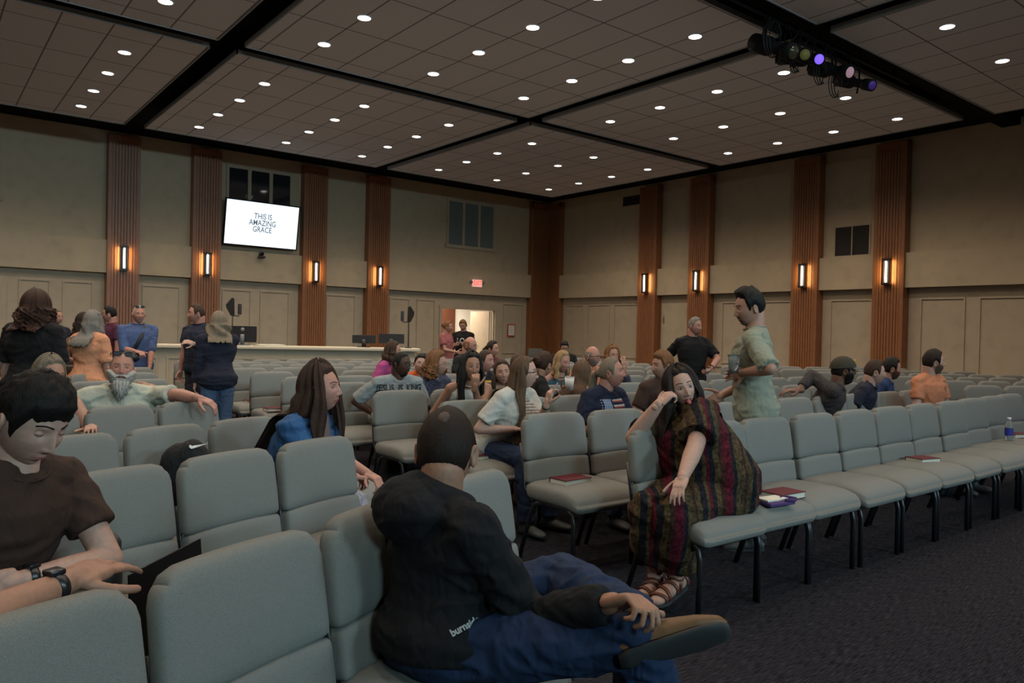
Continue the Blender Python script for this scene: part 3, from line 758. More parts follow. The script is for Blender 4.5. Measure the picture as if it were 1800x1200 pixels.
def fallhair1(m, Mh, Hc, phs, th, zend, thick=.02, shoulder=None, push=None, seed=0, width=1.0, wav=0.0, curlr=0.0, fwdpull=0.0):
    """curtain of hair: for each azimuth it follows the skull, then falls straight down"""
    n = len(phs); K1, K2 = 9, 16; rows = []
    for lay in (0, 1):
        for i, ph in enumerate(phs):
            nz = noise.noise(V((ph*7+seed, seed*1.7, 0)))*.8+noise.noise(V((ph*34+seed, 3, 0)))*.4
            off = th*(1+.5*nz) if lay == 0 else th*.15
            edge = min(1, min(i, n-1-i)/2.5+.15); off *= edge if lay == 0 else 1
            col = []
            for k in range(K1):
                t = (4+86*k/(K1-1))*pi/180; P = head_off((sin(t)*sin(ph), sin(t)*cos(ph)*(1 if cos(ph) < 0 else 1), cos(t))) if cos(ph) < 0 else V((sin(t)*sin(ph)*.075, sin(t)*cos(ph)*.096, cos(t)*.122))
                d = V((P.x/.075, P.y/.096, P.z/.12)).normalized(); col.append(Hc+Mh@(P+d*off))
            p0 = col[-1]; out = Mh@V((sin(ph), cos(ph), 0)); out.z = 0
            z0 = p0.z; ze = zend(ph) if callable(zend) else zend; ze += .035*nz
            for k in range(1, K2+1):
                q = k/K2; z = z0+(ze-z0)*q
                w = out*((.012+.02*sin(q*pi*.6))*width-(.05*q if q > .3 and False else 0))
                p = V((p0.x, p0.y, z))+w+V((0, fwdpull*q, 0))
                if wav: p += V((sin(q*11+ph*3+seed), cos(q*10+ph*4), 0))*wav
                if curlr: p += V((sin(q*38+ph*13+seed), cos(q*34+ph*17), sin(q*30+ph*9)*.7))*curlr
                if lay: p -= out*(thick*(1 if q < .85 else (1-q)/.15*.9+.1))
                if push: p = push(p, lay)
                col.append(p)
            rows.append(col)
    K = K1+K2; vs = [p for c in rows for p in c]; fs = []
    I = lambda l, i, k: (l*n+i)*K+k
    for i in range(n-1):
        for k in range(K-1):
            fs.append((I(0, i, k), I(0, i, k+1), I(0, i+1, k+1), I(0, i+1, k))); fs.append((I(1, i, k), I(1, i+1, k), I(1, i+1, k+1), I(1, i, k+1)))
        fs.append((I(0, i, K-1), I(1, i, K-1), I(1, i+1, K-1), I(0, i+1, K-1)))
    for i in (0, n-1):
        for k in range(K-1): fs.append((I(0, i, k), I(1, i, k), I(1, i, k+1), I(0, i, k+1)))
    m.add(vs, fs)
def caphair(m, Mh, Hc, top=.02, side=.012, front=52, fringe=0, th0=0, sideburn=1, rough=.004, nape=118, seed=0, bald=None, n=64, part=None, quiff=0):
    rows = []; J = 16
    for i in range(n):
        ph = 2*pi*i/n; a = abs((ph+pi) % (2*pi)-pi); ad = a*180/pi
        if ad < 48: h = front-4*cos(a*3.0)
        elif ad < 70: h = front+(88-front)*((ad-48)/22)**1.5
        elif ad < 80: h = 96*sideburn+88*(1-sideburn)
        elif ad < 104: h = 84
        else: h = 84+(nape-84)*min(1, (ad-104)/24)
        h += fringe*max(0, cos(a))**.6 if ad < 75 else 0
        h += noise.noise(V((ph*8, seed, 0)))*3.0
        t0 = th0 if th0 == 0 else (th0 if a > .9 else h-1)
        for j in range(J+1):
            s = j/J; t = (t0+(h-t0)*s)*pi/180
            d = V((sin(t)*sin(ph), sin(t)*cos(ph), cos(t)))
            P = head_off(d) if d.y < 0 else V((d.x*.075, d.y*.096-.003, d.z*(.122 if d.z > 0 else .112)))
            if d.y >= 0 and d.z < .45: P = head_off(d)
            base = side+(top-side)*max(0, d.z)**.8
            base += quiff*max(0, d.y)*max(0, d.z)
            if part is not None: base *= 1-.6*G(d.x-part, .08)*(d.z > .3)
            taper = min(1, (1-s)*5+.08)
            o = base*taper*(1+.25*noise.noise(V((d.x*7+seed, d.y*7, d.z*7))))+rough*noise.noise(V((d.x*26+seed, d.y*26, d.z*26)))*taper
            if th0 and j == 0: o = 0
            rows.append(Hc+Mh@(P+d*max(o, .0008)))
    fs = []
    for i in range(n):
        for j in range(J): a = i*(J+1)+j; b2 = ((i+1) % n)*(J+1)+j; fs.append((a, b2, b2+1, a+1))
    m.add(rows, fs)
def facepatch(m, Mh, Hc, cond, off, nu=80, nv=60, seed=0):
    """beard/moustache shell over part of the face"""
    idx = {}; vs = []; fs = []
    g = {}
    for j in range(nv+1):
        th = pi*(.45+.53*j/nv)
        for i in range(nu+1):
            ph = -2.1+4.2*i/nu; d = V((sin(th)*sin(ph), sin(th)*cos(ph), cos(th))); P = head_off(d); c = cond(P, d)
            g[i, j] = (P, d, c)
    def vid(i, j):
        if (i, j) not in idx:
            P, d, c = g[i, j]; o = off(P, d)*min(1, max(c, 0)*1.0)
            q = P+V((d.x, d.y, d.z*.6)).normalized()*(.001+max(0, o)*(1+.35*noise.noise(P*160+V((seed, 0, 0)))))
            idx[i, j] = len(vs); vs.append(Hc+Mh@q)
        return idx[i, j]
    for j in range(nv):
        for i in range(nu):
            if max(g[i, j][2], g[i+1, j][2], g[i, j+1][2], g[i+1, j+1][2]) > 0: fs.append((vid(i, j), vid(i, j+1), vid(i+1, j+1), vid(i+1, j)))
    m.add(vs, fs)
def decal(root, tgt, b, org, name, mat, rx=0, off=.003, direction=(0, -1, 0), up=(0, 0, 1), sub=0):
    """drape a flat mesh b (in its xy plane) on the front of mesh object tgt; org: local (x,z) centre"""
    me = tgt.data; bv = BVHTree.FromPolygons([v.co for v in me.vertices], [tuple(p.vertices) for p in me.polygons])
    dr = V(direction).normalized(); upv = V(up); rt = upv.cross(dr).normalized()*1.0
    rt = dr.cross(upv).normalized()
    o = V(org); out = []; ok = True
    if sub:
        me2 = bpy.data.meshes.new('t'); me2.from_pydata([tuple(p) for p in b.v], [], b.f); bm = bmesh.new(); bm.from_mesh(me2)
        bmesh.ops.triangulate(bm, faces=bm.faces); bmesh.ops.subdivide_edges(bm, edges=bm.edges, cuts=sub, use_grid_fill=True)
        mm = b.m[0] if b.m else 0
        b = MB(); b.v = [v.co.copy() for v in bm.verts]; bm.verts.index_update(); b.f = [tuple(v.index for v in f.verts) for f in bm.faces]; b.m = [0]*len(b.f); bm.free()
    for p in b.v:
        q = o+rt*p.x*-1*-1+upv*p.y; hit = bv.ray_cast(q-dr*.8, dr, 1.4)
        if hit[0] is None: out.append(None)
        else: out.append(hit[0]-dr*off)
    kk = MB(); mp = {}
    for i, p in enumerate(out):
        if p is not None: mp[i] = len(kk.v); kk.v.append(p)
    kk.f = [tuple(mp[i] for i in f) for f in b.f if all(i in mp for i in f)]; kk.m = [0]*len(kk.f)
    if not kk.f: return None
    return kk.build(name, mat, tgt, smooth=False)

SK = {'pale': (.40, .245, .19), 'mid': (.34, .19, .137), 'tan': (.285, .15, .098), 'red': (.37, .185, .14), 'dark': (.065, .030, .019), 'brown': (.13, .06, .036)}
HR = {'black': (.005, .004, .0035), 'dkbrown': (.014, .007, .0045), 'dkchest': (.030, .0135, .008), 'brown': (.038, .019, .011), 'ltbrown': (.080, .044, .024), 'auburn': (.030, .011, .006), 'blond': (.26, .16, .075), 'ash': (.15, .118, .083), 'grey': (.15, .137, .122), 'white': (.33, .31, .28), 'ginger': (.15, .065, .026)}
PEOPLE = {}
def person(label, hp, dep, pose='sit', body=38, head=None, pitch=0, roll=0, s=.95, lean='f', leanamt=None, skin_='mid', hair='short', haircol='brown', hk={},
           shirt=(.2, .2, .2), sleeve=.62, shirtname=None, neck='crew', pants=(.03, .04, .07), pantlen=1.0, shoes=(.05, .05, .05), aL={}, aR={}, legs=None,
           girth=1.0, sh=1.0, smile=0, mouth=0, beard=None, beardcol=None, glasses=None, vox=.010, fem=False, hem=-.10, brow=None, hires=False, wr=.004, seated_z=.555,
           gaze=(0, 0), shirtmat=None, pantmat=None, dress=None, hands=True, tank=False, name='person', extra=None, collar=None, chest=0.0, feet=True, sole=False):
    W = atd(hp[0], hp[1], dep) if len(hp) == 2 else V(hp); bd = radians(0)
    by = yawof(body); B = Matrix.Rotation(by, 3, 'Z'); Bi = B.inverted()
    head = body if head is None else head; hy = yawof(head)-by
    smat = skin('skin_'+skin_, SK[skin_])
    # head frame in body coordinates
    Mh = (Euler((0, 0, hy)).to_matrix())@Euler((radians(pitch), radians(roll), 0)).to_matrix()
    if pose == 'sit':
        hipz = seated_z; Nz = W.z-.136*s
        L = .505*s; dz = Nz-hipz
        if dz > L: hipz = Nz-L*.995; dz = L*.995
        off = sqrt(max(0, L*L-dz*dz)); off = off if leanamt is None else leanamt
        ld = {'f': V((0, 1, 0)), 'b': V((0, -1, 0)), 'l': V((-1, 0, 0)), 'r': V((1, 0, 0)), 'fl': V((-.7, .7, 0)), 'fr': V((.7, .7, 0)), 'bl': V((-.7, -.7, 0)), 'br': V((.7, -.7, 0))}[lean] if isinstance(lean, str) else V(lean)
        N = V((ld.x*off, ld.y*off, Nz))
    else:
        hipz = .525*(W.z+.115*s) if True else 0; s = (W.z+.118)/1.75
        Nz = W.z-.142*s; off = leanamt if leanamt is not None else .02
        ld = {'f': V((0, 1, 0)), 'b': V((0, -1, 0)), 'l': V((-1, 0, 0)), 'r': V((1, 0, 0))}.get(lean, V((0, 1, 0))) if isinstance(lean, str) else V(lean)
        N = V((ld.x*off, ld.y*off, Nz))
    # head centre relative to neck base
    hoff = Mh@V((0, .024, .0)); Hc = V((N.x+hoff.x, N.y+hoff.y+.012, W.z))
    root = thing(name, label, 'person', (W.x-(B@Hc).x, W.y-(B@Hc).y, 0), by)
    hs = s*(.97 if not fem else .95)*1.0
    hsc = max(.88, min(1.10, hs*1.03)) if dep > 3 else 1.0
    Mh_ = Mh*hsc
    def cv(P):
        P = V(P); return Bi@(atd(*P)-V(root.location)) if (abs(P.x) > 20 or abs(P.y) > 20) else P
    if legs:
        for q in (-1, 1):
            if q in legs: legs[q] = (cv(legs[q][0]), cv(legs[q][1]))
            if ('ft', q) in legs: legs[('f', q)] = cv(legs[('ft', q)])-legs[q][1]
    P0 = V((0, 0, hipz)); ax = (N-P0); T = ax.length; up = ax.normalized()
    side = V((1, 0, 0)); side = (side-up*side.dot(up)).normalized(); fr = up.cross(side)  # front
    fr = -fr if fr.y < 0 else fr
    g = girth
    def tp(t, x=0, y=0): return P0+up*(T*t)+side*x+fr*y
    shw = (.178 if not fem else .158)*s*sh
    def torso(m, inf=0.0, t0=-.16, t1=1.0, bust=0.0, low=None):
        ts = [(-.16, .120, .085, .0), (-.06, .158, .115, -.012), (.06, .166, .122, -.012), (.2, .155, .112, .0), (.38, .146, .106, .01), (.55, .155, .112, .012), (.70, .168, .116, .008), (.83, .168, .104, .0), (.92, .125, .080, -.008), (1.0, .066, .060, -.008)]+([(1.035, .056, .054, -.006)] if inf else [])
        if fem: ts = [(t, a*(1.02 if t < .15 else .86 if .3 < t < .45 else .92), b2*(.9 if t > .3 else 1.0)+(bust*.8 if .5 < t < .75 else 0), y+(bust*.6 if .5 < t < .75 else 0)) for t, a, b2, y in ts]
        P = []; R = []
        for t, a, b2, y in ts:
            if t < t0-.001 or t > t1+.001: continue
            gg = g if t < .75 else 1+(g-1)*.6 if t < .88 else 1+(g-1)*.25
            extra_w = (.018*s if (inf and t < .1) else 0)
            belly = (g-1)*.05*G(t-.28, .25)
            P.append(tp(t, 0, y*s+belly*s)); R.append((a*s*gg*(sh if t > .5 else 1)+inf+extra_w, b2*s*gg+inf+belly*.6+extra_w*.6))
        m.loft(P, R, side, 26)
    shld = {-1: tp(.885, -shw, -.004), 1: tp(.885, shw, -.004)}
    nb = Hc-(Mh@V((0, .03, .0)))
    def shoulders(m, inf=0.0):
        for q in (-1, 1):
            m.cap(tp(.95, q*.045*s, -.012), shld[q], (.050*s)+inf, (.048*s*(1+(g-1)*.4))+inf, 14)
            m.cap(shld[q], tp(.72, q*shw*.72, 0), .048*s+inf, .066*s+inf, 14)
    ua, fa = .285*s, .255*s
    arms = {}
    for q, spec in ((-1, aL), (1, aR)):
        S = shld[q]; sp = dict(spec)
        if 'W' in sp: wl = Bi@(V(sp['W'])-V(root.location))
        elif 'px' in sp: w_ = atd(*sp['px']); wl = Bi@(w_-V(root.location)); 
        elif 'w' in sp: wl = V(sp['w']); wl = V((wl.x*q if sp.get('mir', True) else wl.x, wl.y, wl.z))
        elif pose == 'sit': wl = V((q*.13, .30*s+.0, hipz+.13))
        else: wl = V((q*(shw+.07*s+.03*(g-1)), .05, hipz-.06*s))
        if 'poleW' in sp: pole = Bi@(V(sp['poleW'])-V(root.location))-S
        elif 'ppx' in sp: pw = atd(*sp['ppx']); pole = Bi@(pw-V(root.location))-S
        elif 'pole' in sp: pole = V((sp['pole'][0]*q, sp['pole'][1], sp['pole'][2]))
        elif pose == 'sit': pole = V((q*.5, -.35, -.9))
        else: pole = V((q*.3, -1, 0))
        Eb, Wr = ik(S, wl, ua*sp.get('ext', 1), fa*sp.get('ext', 1), pole); arms[q] = (S, Eb, Wr, sp)
    ag = 1+(g-1)*.8
    body_ = MB()
    torso(body_); shoulders(body_)
    body_.cap(tp(.95, 0, -.008), nb+Mh@V((0, -.018, -.045))*hsc, .066*s*(1+(g-1)*.3)*(.88 if fem else 1), .059*s*(1+(g-1)*.4)*(.86 if fem else 1), 16)
    for q in (-1, 1):
        S, Eb, Wr, sp = arms[q]
        body_.cap(S, Eb, .050*s*ag*(.88 if fem else 1), .040*s*ag*(.9 if fem else 1), 14)
        body_.cap(Eb, Eb.lerp(Wr, .35), .040*s*ag*(.9 if fem else 1), .040*s*ag*(.88 if fem else 1), 14); body_.cap(Eb.lerp(Wr, .35), Wr, .040*s*ag*(.88 if fem else 1), .0255*s*(1+(ag-1)*.5), 14)
    LG = {}; FT = {}; SH = {}
    th_, shn = .43*s, .42*s
    for q in (-1, 1):
        Hh = P0+V((q*.088*s*(1+(g-1)*.5), 0, -.01))
        if legs and q in legs:
            K_, A_ = legs[q]; K_ = V(K_); A_ = V(A_); 
        elif pose == 'sit': K_ = V((q*(.11+.03*(g-1)), th_*.97, hipz-.03)); A_ = V((q*.12, th_*.97+.03, .085))
        else: K_ = V((q*.095*s, .025, hipz*.53)); A_ = V((q*.10*s, -.01, .085))
        LG[q] = (Hh, K_, A_)
        body_.cap(Hh, K_, .083*s*(1+(g-1)*.8), .058*s*(1+(g-1)*.5), 14); body_.cap(K_, K_.lerp(A_, .3), .054*s, .056*s*(1+(g-1)*.5), 12); body_.cap(K_.lerp(A_, .3), A_, .056*s*(1+(g-1)*.5), .037*s, 12)
    bm_ = body_.remesh(vox, 3)
    hm = headmesh(112 if hires else 72, 84 if hires else 54, smile, mouth)
    hm.v = [Hc+Mh_@p for p in hm.v]; bm_.join(hm)
    for q in (-1, 1):
        S, Eb, Wr, sp = arms[q]
        if sp.get('hand', True) and hands:
            hd = V(sp['hd']) if 'hd' in sp else (Wr-Eb)
            if 'hdw' in sp: hd = Bi@V(sp['hdw'])
            if 'hdq' in sp: hd = V((sp['hdq'][0]*q, sp['hdq'][1], sp['hdq'][2]))
            nn_ = V((sp['n'][0]*q, sp['n'][1], sp['n'][2])) if 'n' in sp else (V((0, 0, -1)) if pose == 'sit' else V((-q, 0, 0)))
            hand(bm_, Wr, hd, nn_, s*sp.get('hs', .98 if not fem else .9), sp.get('curl', .45), q, sp.get('point', False), sp.get('thumb', 1))
    bm_.build('body', smat, root)
    # eyes
    em = MB(); gz = Euler((radians(gaze[1]), 0, radians(-gaze[0]))).to_matrix()
    for q in (-1, 1):
        e = MB(); c = V((q*.031, .0662, .008)); n_, m2 = 18, 14; vs = []; 
        for j in range(m2+1):
            th = pi*j/m2
            for i in range(n_):
                ph = 2*pi*i/n_; vs.append(Hc+Mh_@(c+gz@V((.0128*sin(th)*cos(ph), .0128*cos(th), .0128*sin(th)*sin(ph)))))
        fs = []; mi = []
        for j in range(m2):
            for i in range(n_): fs.append((j*n_+i, j*n_+(i+1) % n_, (j+1)*n_+(i+1) % n_, (j+1)*n_+i)); mi.append(2 if j < 1 else 1 if j < 3 else 0)
        e.add(vs, fs); e.m = mi
        e.build('eye', [plain('eye_white', (.55, .52, .48), .2), plain('iris', (.05, .09, .09) if hires else (.03, .02, .015), .15), plain('pupil', (.003, .003, .003), .1)], root)
    # eyelids
    el = MB()
    for q in (-1, 1):
        c = V((q*.031, .0662, .008)); lid = 58 if not hires else hk.get('lid', 60)
        for (a0, a1) in ((-20, 180-lid-62), (180+18, 180+150)):
            pass
        vs = []; n_ = 12; K = 7
        for (sgn, lo) in ((1, hk.get('up', 8)), (-1, hk.get('dn', 14))):
            base = len(vs)
            for j in range(K+1):
                th = radians(lo+(100-lo)*j/K)*sgn
                for i in range(n_+1):
                    ph = radians(-75+150*i/n_); r = .0139
                    k = cos(ph*.9)
                    t2 = th*k if abs(th*k) < abs(th) and j == 0 else th
                    vs.append(Hc+Mh_@(c+V((r*sin(ph), r*cos(ph)*cos(t2), r*cos(ph)*sin(t2)*1.0+0))))
            for j in range(K):
                for i in range(n_): a = base+j*(n_+1)+i; el.f.append((len(el.v)+a, len(el.v)+a+1, len(el.v)+a+n_+2, len(el.v)+a+n_+1)); el.m.append(0)
        el.v += vs
    el.build('eyelids', smat, root)
    ls = MB()
    for q in (-1, 1):
        c = V((q*.031, .0662, .008)); lo = radians(hk.get('up', 8)); P = []
        for i in range(11):
            ph = radians(-66+132*i/10); t2 = lo*cos(ph*.9); P.append(Hc+Mh_@(c+V((.0143*sin(ph), .0143*cos(ph)*cos(t2), .0143*cos(ph)*sin(t2)))))
        ls.loft(P, [.0005]+[.0013 if fem else .0010]*9+[.0005], None, 5)
    ls.build('eyelashes', plain('lash_dark', (.01, .007, .006), .7), root)
    bc = brow or haircol
    eb = MB()
    for q in (-1, 1):
        P = []; R = []
        for k in range(7): t = k/6; x = q*(.012+.036*t); z = .030+.006*sin(t*pi*.8)-.004*t*t+(.006 if mouth > .5 else 0); P.append(Hc+Mh_@surf(x, z, .0005)); R.append((.0042*(1-.55*t)*(.7 if fem else 1), .0022))
        eb.loft(P, R, None, 6)
    eb.build('eyebrows', hairm('hair_'+bc, HR[bc]), root)
    # lips
    lm = plain('lips_'+skin_+('f' if fem else ''), tuple(x*k for x, k in zip(SK[skin_], (.85, .5, .55) if not fem else (.9, .42, .45))), .4)
    lp = MB()
    for up_ in (1, -1):
        P = []; R = []
        for k in range(9):
            t = -1+2*k/8; x = .024*t*(1+.25*smile); z = -.0615+up_*(.0035+mouth*.006)*(1-t*t)+smile*.007*t*t
            P.append(Hc+Mh_@surf(x, z, -.0012)); R.append((.0042*(1-.6*t*t), .0032*(1-.5*t*t)))
        lp.loft(P, R, None, 6)
    lp.build('lips', lm, root)
    if smile > .5 or mouth > .3:
        P = []; R = []
        for k in range(7): t = -1+2*k/6; P.append(Hc+Mh_@surf(.019*t, -.0615+smile*.005*t*t, -.001)); R.append((.0035+mouth*.003*(1-t*t), .0015))
        MB().loft(P, R, None, 6).build('teeth' if smile > .5 else 'mouth_opening', plain('teeth', (.55, .52, .46), .3) if smile > .5 else plain('mouth_dark', (.06, .01, .01), .5), root)
    # clothes
    if shirtmat is None: shirtmat = cloth('shirt_%02d%02d%02d' % tuple(int(c*99) for c in shirt), shirt, .12, 90, .2, .88, .35)
    inf = .016
    if not tank or True:
        sm_ = MB(); torso(sm_, inf, hem if pose != 'sit' else -.08, .93 if tank else 1.04, chest)
        if not tank:
            shoulders(sm_, inf*.8)
            for q in (-1, 1):
                S, Eb, Wr, sp = arms[q]
                if sleeve <= 1:
                    E1 = S.lerp(Eb, sleeve); d = (Eb-S).normalized(); P = [S, S.lerp(E1, .5), E1]; sm_.loft(P, [.044*s*ag+.010, .052*s*ag+.010, .051*s*ag+.013], None, 16)
                else:
                    k = min(1, sleeve-1); r0 = .048*s*ag+.011
                    sm_.cap(S, Eb, r0+.006, r0-.004, 16); E2 = Eb.lerp(Wr, k); sm_.cap(Eb, Eb.lerp(E2, .8), r0-.004, r0-.012, 16); sm_.loft([Eb.lerp(E2, .8), E2], [r0-.010, r0-.018], None, 14)
        else:
            for q in (-1, 1): sm_.loft([tp(.90, q*.085*s, .085*s), tp(1.0, q*.075*s, .0), tp(.90, q*.085*s, -.075*s)], [(.022, .007)]*3, side, 8)
        if collar == 'hood':
            sm_.ell(tp(.98, 0, -.095*s), (.135*s, .085*s, .085*s)); sm_.ell(tp(1.07, 0, -.06), (.095, .06, .065)); sm_.cap(tp(1.02, -.085, .03), tp(1.09, -.06, -.06), .036, .042); sm_.cap(tp(1.02, .085, .03), tp(1.09, .06, -.06), .036, .042)
        so = sm_.remesh(vox*1.05, 3); so.wrinkle(wr*1.3, 7, dep)
        shirt_o = so.build('shirt', shirtmat, root)
        if collar == 'polo' or neck == 'crew':
            cm = MB(); P = []; K = 20
            rr = .068*s
            for k in range(K+1):
                a = 2*pi*k/K; P.append(tp(1.035+(.015 if collar else 0)-.03*max(0, cos(a)), rr*1.08*sin(a), -.008+rr*cos(a)*1.04))
            cm.loft(P, [((.014, .006) if collar == 'polo' else (.008, .005))]*len(P), None, 8, False); cm.build('collar', shirtmat, shirt_o)
    if pantmat is None: pantmat = cloth('trousers_%02d%02d%02d' % tuple(int(c*99) for c in pants), pants, .2, 120, .25, .9, .35)
    if dress is None:
        pm = MB(); inf2 = .012
        pm.loft([tp(-.16), tp(-.06, 0, -.01), tp(.05, 0, -.01), tp(.14)], [(.12*s*g+inf2, .085*s*g+inf2), (.158*s*g+inf2, .115*s*g+inf2), (.165*s*g+inf2, .12*s*g+inf2), (.155*s*g+inf2*.5, .112*s*g+inf2*.5)], side, 22)
        for q in (-1, 1):
            Hh, K_, A_ = LG[q]; k = .083*s*(1+(g-1)*.8)
            pm.cap(Hh, K_, k+inf2, .062*s*(1+(g-1)*.5)+inf2, 16)
            if pantlen > .5:
                A2 = K_.lerp(A_, min(1, (pantlen-.5)*2)*.97); pm.cap(K_, K_.lerp(A2, .3), .060*s+inf2, .062*s*(1+(g-1)*.5)+inf2, 14); pm.loft([K_.lerp(A2, .3), K_.lerp(A2, .7), A2], [.062*s*(1+(g-1)*.5)+inf2, .055*s+inf2, .052*s+inf2], None, 16)
        po = pm.remesh(vox*1.1, 3); po.wrinkle(wr*1.3, 9, dep+5); po.build('trousers', pantmat, root)
    for q in (-1, 1):
        if not feet: continue
        Hh, K_, A_ = LG[q]; dn = (A_-K_).normalized(); f = (V((q*.18, 1, 0)) if pose == 'sit' or True else V((0, 1, 0)))
        if legs and ('f', q) in legs: f = V(legs[('f', q)]); 
        if legs and ('dn', q) in legs: dn = (dn*.45+Bi@(V(legs[('dn', q)]))).normalized()
        f = (f-dn*f.dot(dn)).normalized() if not (legs and ('flat', q) in legs) else f.normalized()
        sd = f.cross(dn).normalized(); b0 = A_+dn*.045; Pp = [b0-f*.075, b0-f*.05, b0-f*.0, b0+f*.07*s, b0+f*.13*s, b0+f*.178*s, b0+f*.195*s]
        Rr = [(.02, .02), (.034, .036), (.038, .042), (.042, .034), (.046, .027), (.036, .020), (.016, .012)]
        FT[q] = (Pp, Rr, sd, dn)
        so = MB().loft([p+dn*(.036-r[1]) for p, r in zip(Pp, Rr)], Rr, sd, 14)
        so.cap(A_-dn*.01, A_+dn*.03, .043, .042, 12)
        so = so.remesh(.008, 3); sh_o = so.build('shoe', plain('shoe_%02d%02d' % (int(shoes[0]*99), int(shoes[2]*99)), shoes, .6), root); SH[q] = sh_o
        if (hires or sole) and sole is not None:
            MB().loft([p+dn*(.034) for p in Pp], [(r[0]*1.10+.003, .013) for r in Rr], sd, 14).build('sole', plain('sole_rubber', (.02, .02, .022), .8), sh_o)
    # hair
    hmat = hairm('hair_'+haircol, HR[haircol]); hb = MB(); seed = dep*3.1
    def push(p, lay, front=False):
        # keep falling hair outside the torso: in front of or behind the shoulders
        rel = p-P0; t = rel.dot(up)/T
        if t < 1.04:
            x = rel.dot(side); y = rel.dot(fr); k = min(1, (1.04-t)/.14); lim = .135*s; 
            if abs(x) > lim: x += (math.copysign(lim+.25*(abs(x)-lim), x)-x)*k
            a = .20*s*g*sh+.02; wv = 1 if t < .8 else max(.45, 1-(t-.8)/.24*.55)
            b2 = (.118*s*g*wv+.022+(chest*.6 if front else 0)+(0 if lay else .016))*sqrt(max(.15, 1-(x/a)**2))
            if front: y2 = max(y, b2)
            else: y2 = min(y, -b2)
            y += (y2-y)*k
            p = P0+up*(T*t)+side*x+fr*y
        return p
    hk = dict(hk)
    def caph(**d):
        dd = dict(top=.018, side=.010, seed=seed); dd.update(d); dd.update({k: v for k, v in hk.items() if k in ('top', 'side', 'front', 'fringe', 'nape', 'rough', 'quiff', 'part', 'sideburn')}); caphair(hb, Mh_, Hc, **dd)
    if hair == 'short': caph()
    elif hair == 'thin': caph(top=.005, side=.004, front=38, rough=.001)
    elif hair == 'fringe_only':   # bald on top, hair round the sides and back
        n = 48; vs = []; J = 8
        for i in range(n+1):
            ph = radians(75+210*i/n); 
            for j in range(J+1):
                lo = 62; hi = 116 if 100 < 75+210*i/n < 260 else 86; t = radians(lo+(hi-lo)*j/J); d = V((sin(t)*sin(ph), sin(t)*cos(ph), cos(t))); P = head_off(d)
                vs.append(Hc+Mh_@(P+d*(.001+hk.get('side', .006)*sin(pi*min(1, max(0, j/J)))*(1+.3*noise.noise(P*90)))))
        hb.add(vs, [(i*(J+1)+j, (i+1)*(J+1)+j, (i+1)*(J+1)+j+1, i*(J+1)+j+1) for i in range(n) for j in range(J)])
    elif hair in ('long', 'bob', 'curly', 'pony', 'bun', 'backlong'):
        caph(top=hk.get('top', .020), side=.014, front=hk.get('front', 46), fringe=hk.get('fringe', 0), nape=116, part=hk.get('part', .12))
        op = hk.get('open', 68); n = 90 if vox < .008 else 60
        phs = [radians(op+(360-2*op)*i/(n-1)) for i in range(n)]
        ln = hk.get('len', .42)*1.0; zf = lambda ph: Hc.z-(ln if abs(((ph+pi) % (2*pi))-pi) > radians(hk.get('frontcut', 0)) else hk.get('frontlen', ln))
        if hair in ('long', 'backlong', 'bob'): fallhair(hb, Mh_, Hc, phs, hk.get('vol', .022), zf, hk.get('thick', .03), push=push, split=True, seed=seed, width=hk.get('width', .8), wav=hk.get('wav', .006), fwdpull=hk.get('fp', 0))
        elif hair == 'curly': fallhair(hb, Mh_, Hc, phs, .045, zf, .03, push=push, split=True, seed=seed, width=1.3, wav=.008, curlr=.011)
        elif hair in ('pony',):
            bk = Hc+Mh_@V((0, -.105, .02)); hb.ell(bk, (.035, .035, .035))
            P = [bk, bk+V((0, -.05, -.02)), bk+V((0, -.065, -.10)), bk+V((0, -.05, -.2)), bk+V((0, -.045, -ln*.8))]; hb.loft(P, [.02, .03, .034, .028, .006], None, 12)
        elif hair == 'bun':
            bk = Hc+Mh_@V((0, -.10, .045)); 
            for k in range(9): a = k*2*pi/9; hb.ell(bk+Mh_@V((.024*cos(a), -.02, .024*sin(a))), (.024, .03, .024))
    if hb.v: hb.build('hair', hmat, root)
    if beard:
        bc_ = HR[beardcol or haircol]; bmt = hairm('hair_'+(beardcol or haircol), bc_) if beard in ('long', 'full') else hairm('beard_%s_%s' % (skin_, beardcol or haircol), tuple(.55*a_+.22*c_ for a_, c_ in zip(bc_, SK[skin_]))); b2 = MB()
        ln = {'stubble': .0015, 'short': .0022, 'full': .006, 'long': .02, 'goatee': .004}[beard]
        def cond(P, d):
            X, Z = abs(P.x), P.z
            jaw = (-.052-Z)+max(0, X-.03)*.95 if beard in ('short', 'stubble', 'full') else (-.045-Z)+max(0, X-.03)*1.1
            if beard == 'goatee': jaw = min(-.046-Z, .024-X, (.010 if Z < -.072 or Z > -.056 else .019-abs(X-.024)*9))
            if P.y < -.01: return -1
            v = jaw/.012
            lips = (1-((P.x/.024)**2+((Z+.0615)/.0085)**2))
            if lips > 0: return -1
            return min(1.2, v)
        facepatch(b2, Mh_, Hc, cond, lambda P, d: ln*(1+(.9 if P.z < -.085 else 0)), seed=seed)
        if beard == 'long':
            for k in range(46):
                x = random.uniform(-.045, .045); z = random.uniform(-.10, -.07); p = surf(x*.8, z, -.012) if abs(x) < .05 else V((x, .05, z)); L2 = .10*(1-abs(x)/.07)
                P = [Hc+Mh_@p, Hc+Mh_@(p+V((x*.25, .022, -.02))), Hc+Mh_@(p+V((x*.2, .024, -.03-L2*.5))), Hc+Mh_@(p+V((x*.1+random.uniform(-.01, .01), .012, -.035-L2)))]
                b2.loft(P, [.010, .013, .010, .002], None, 7)
        b2.build('beard', bmt, root)
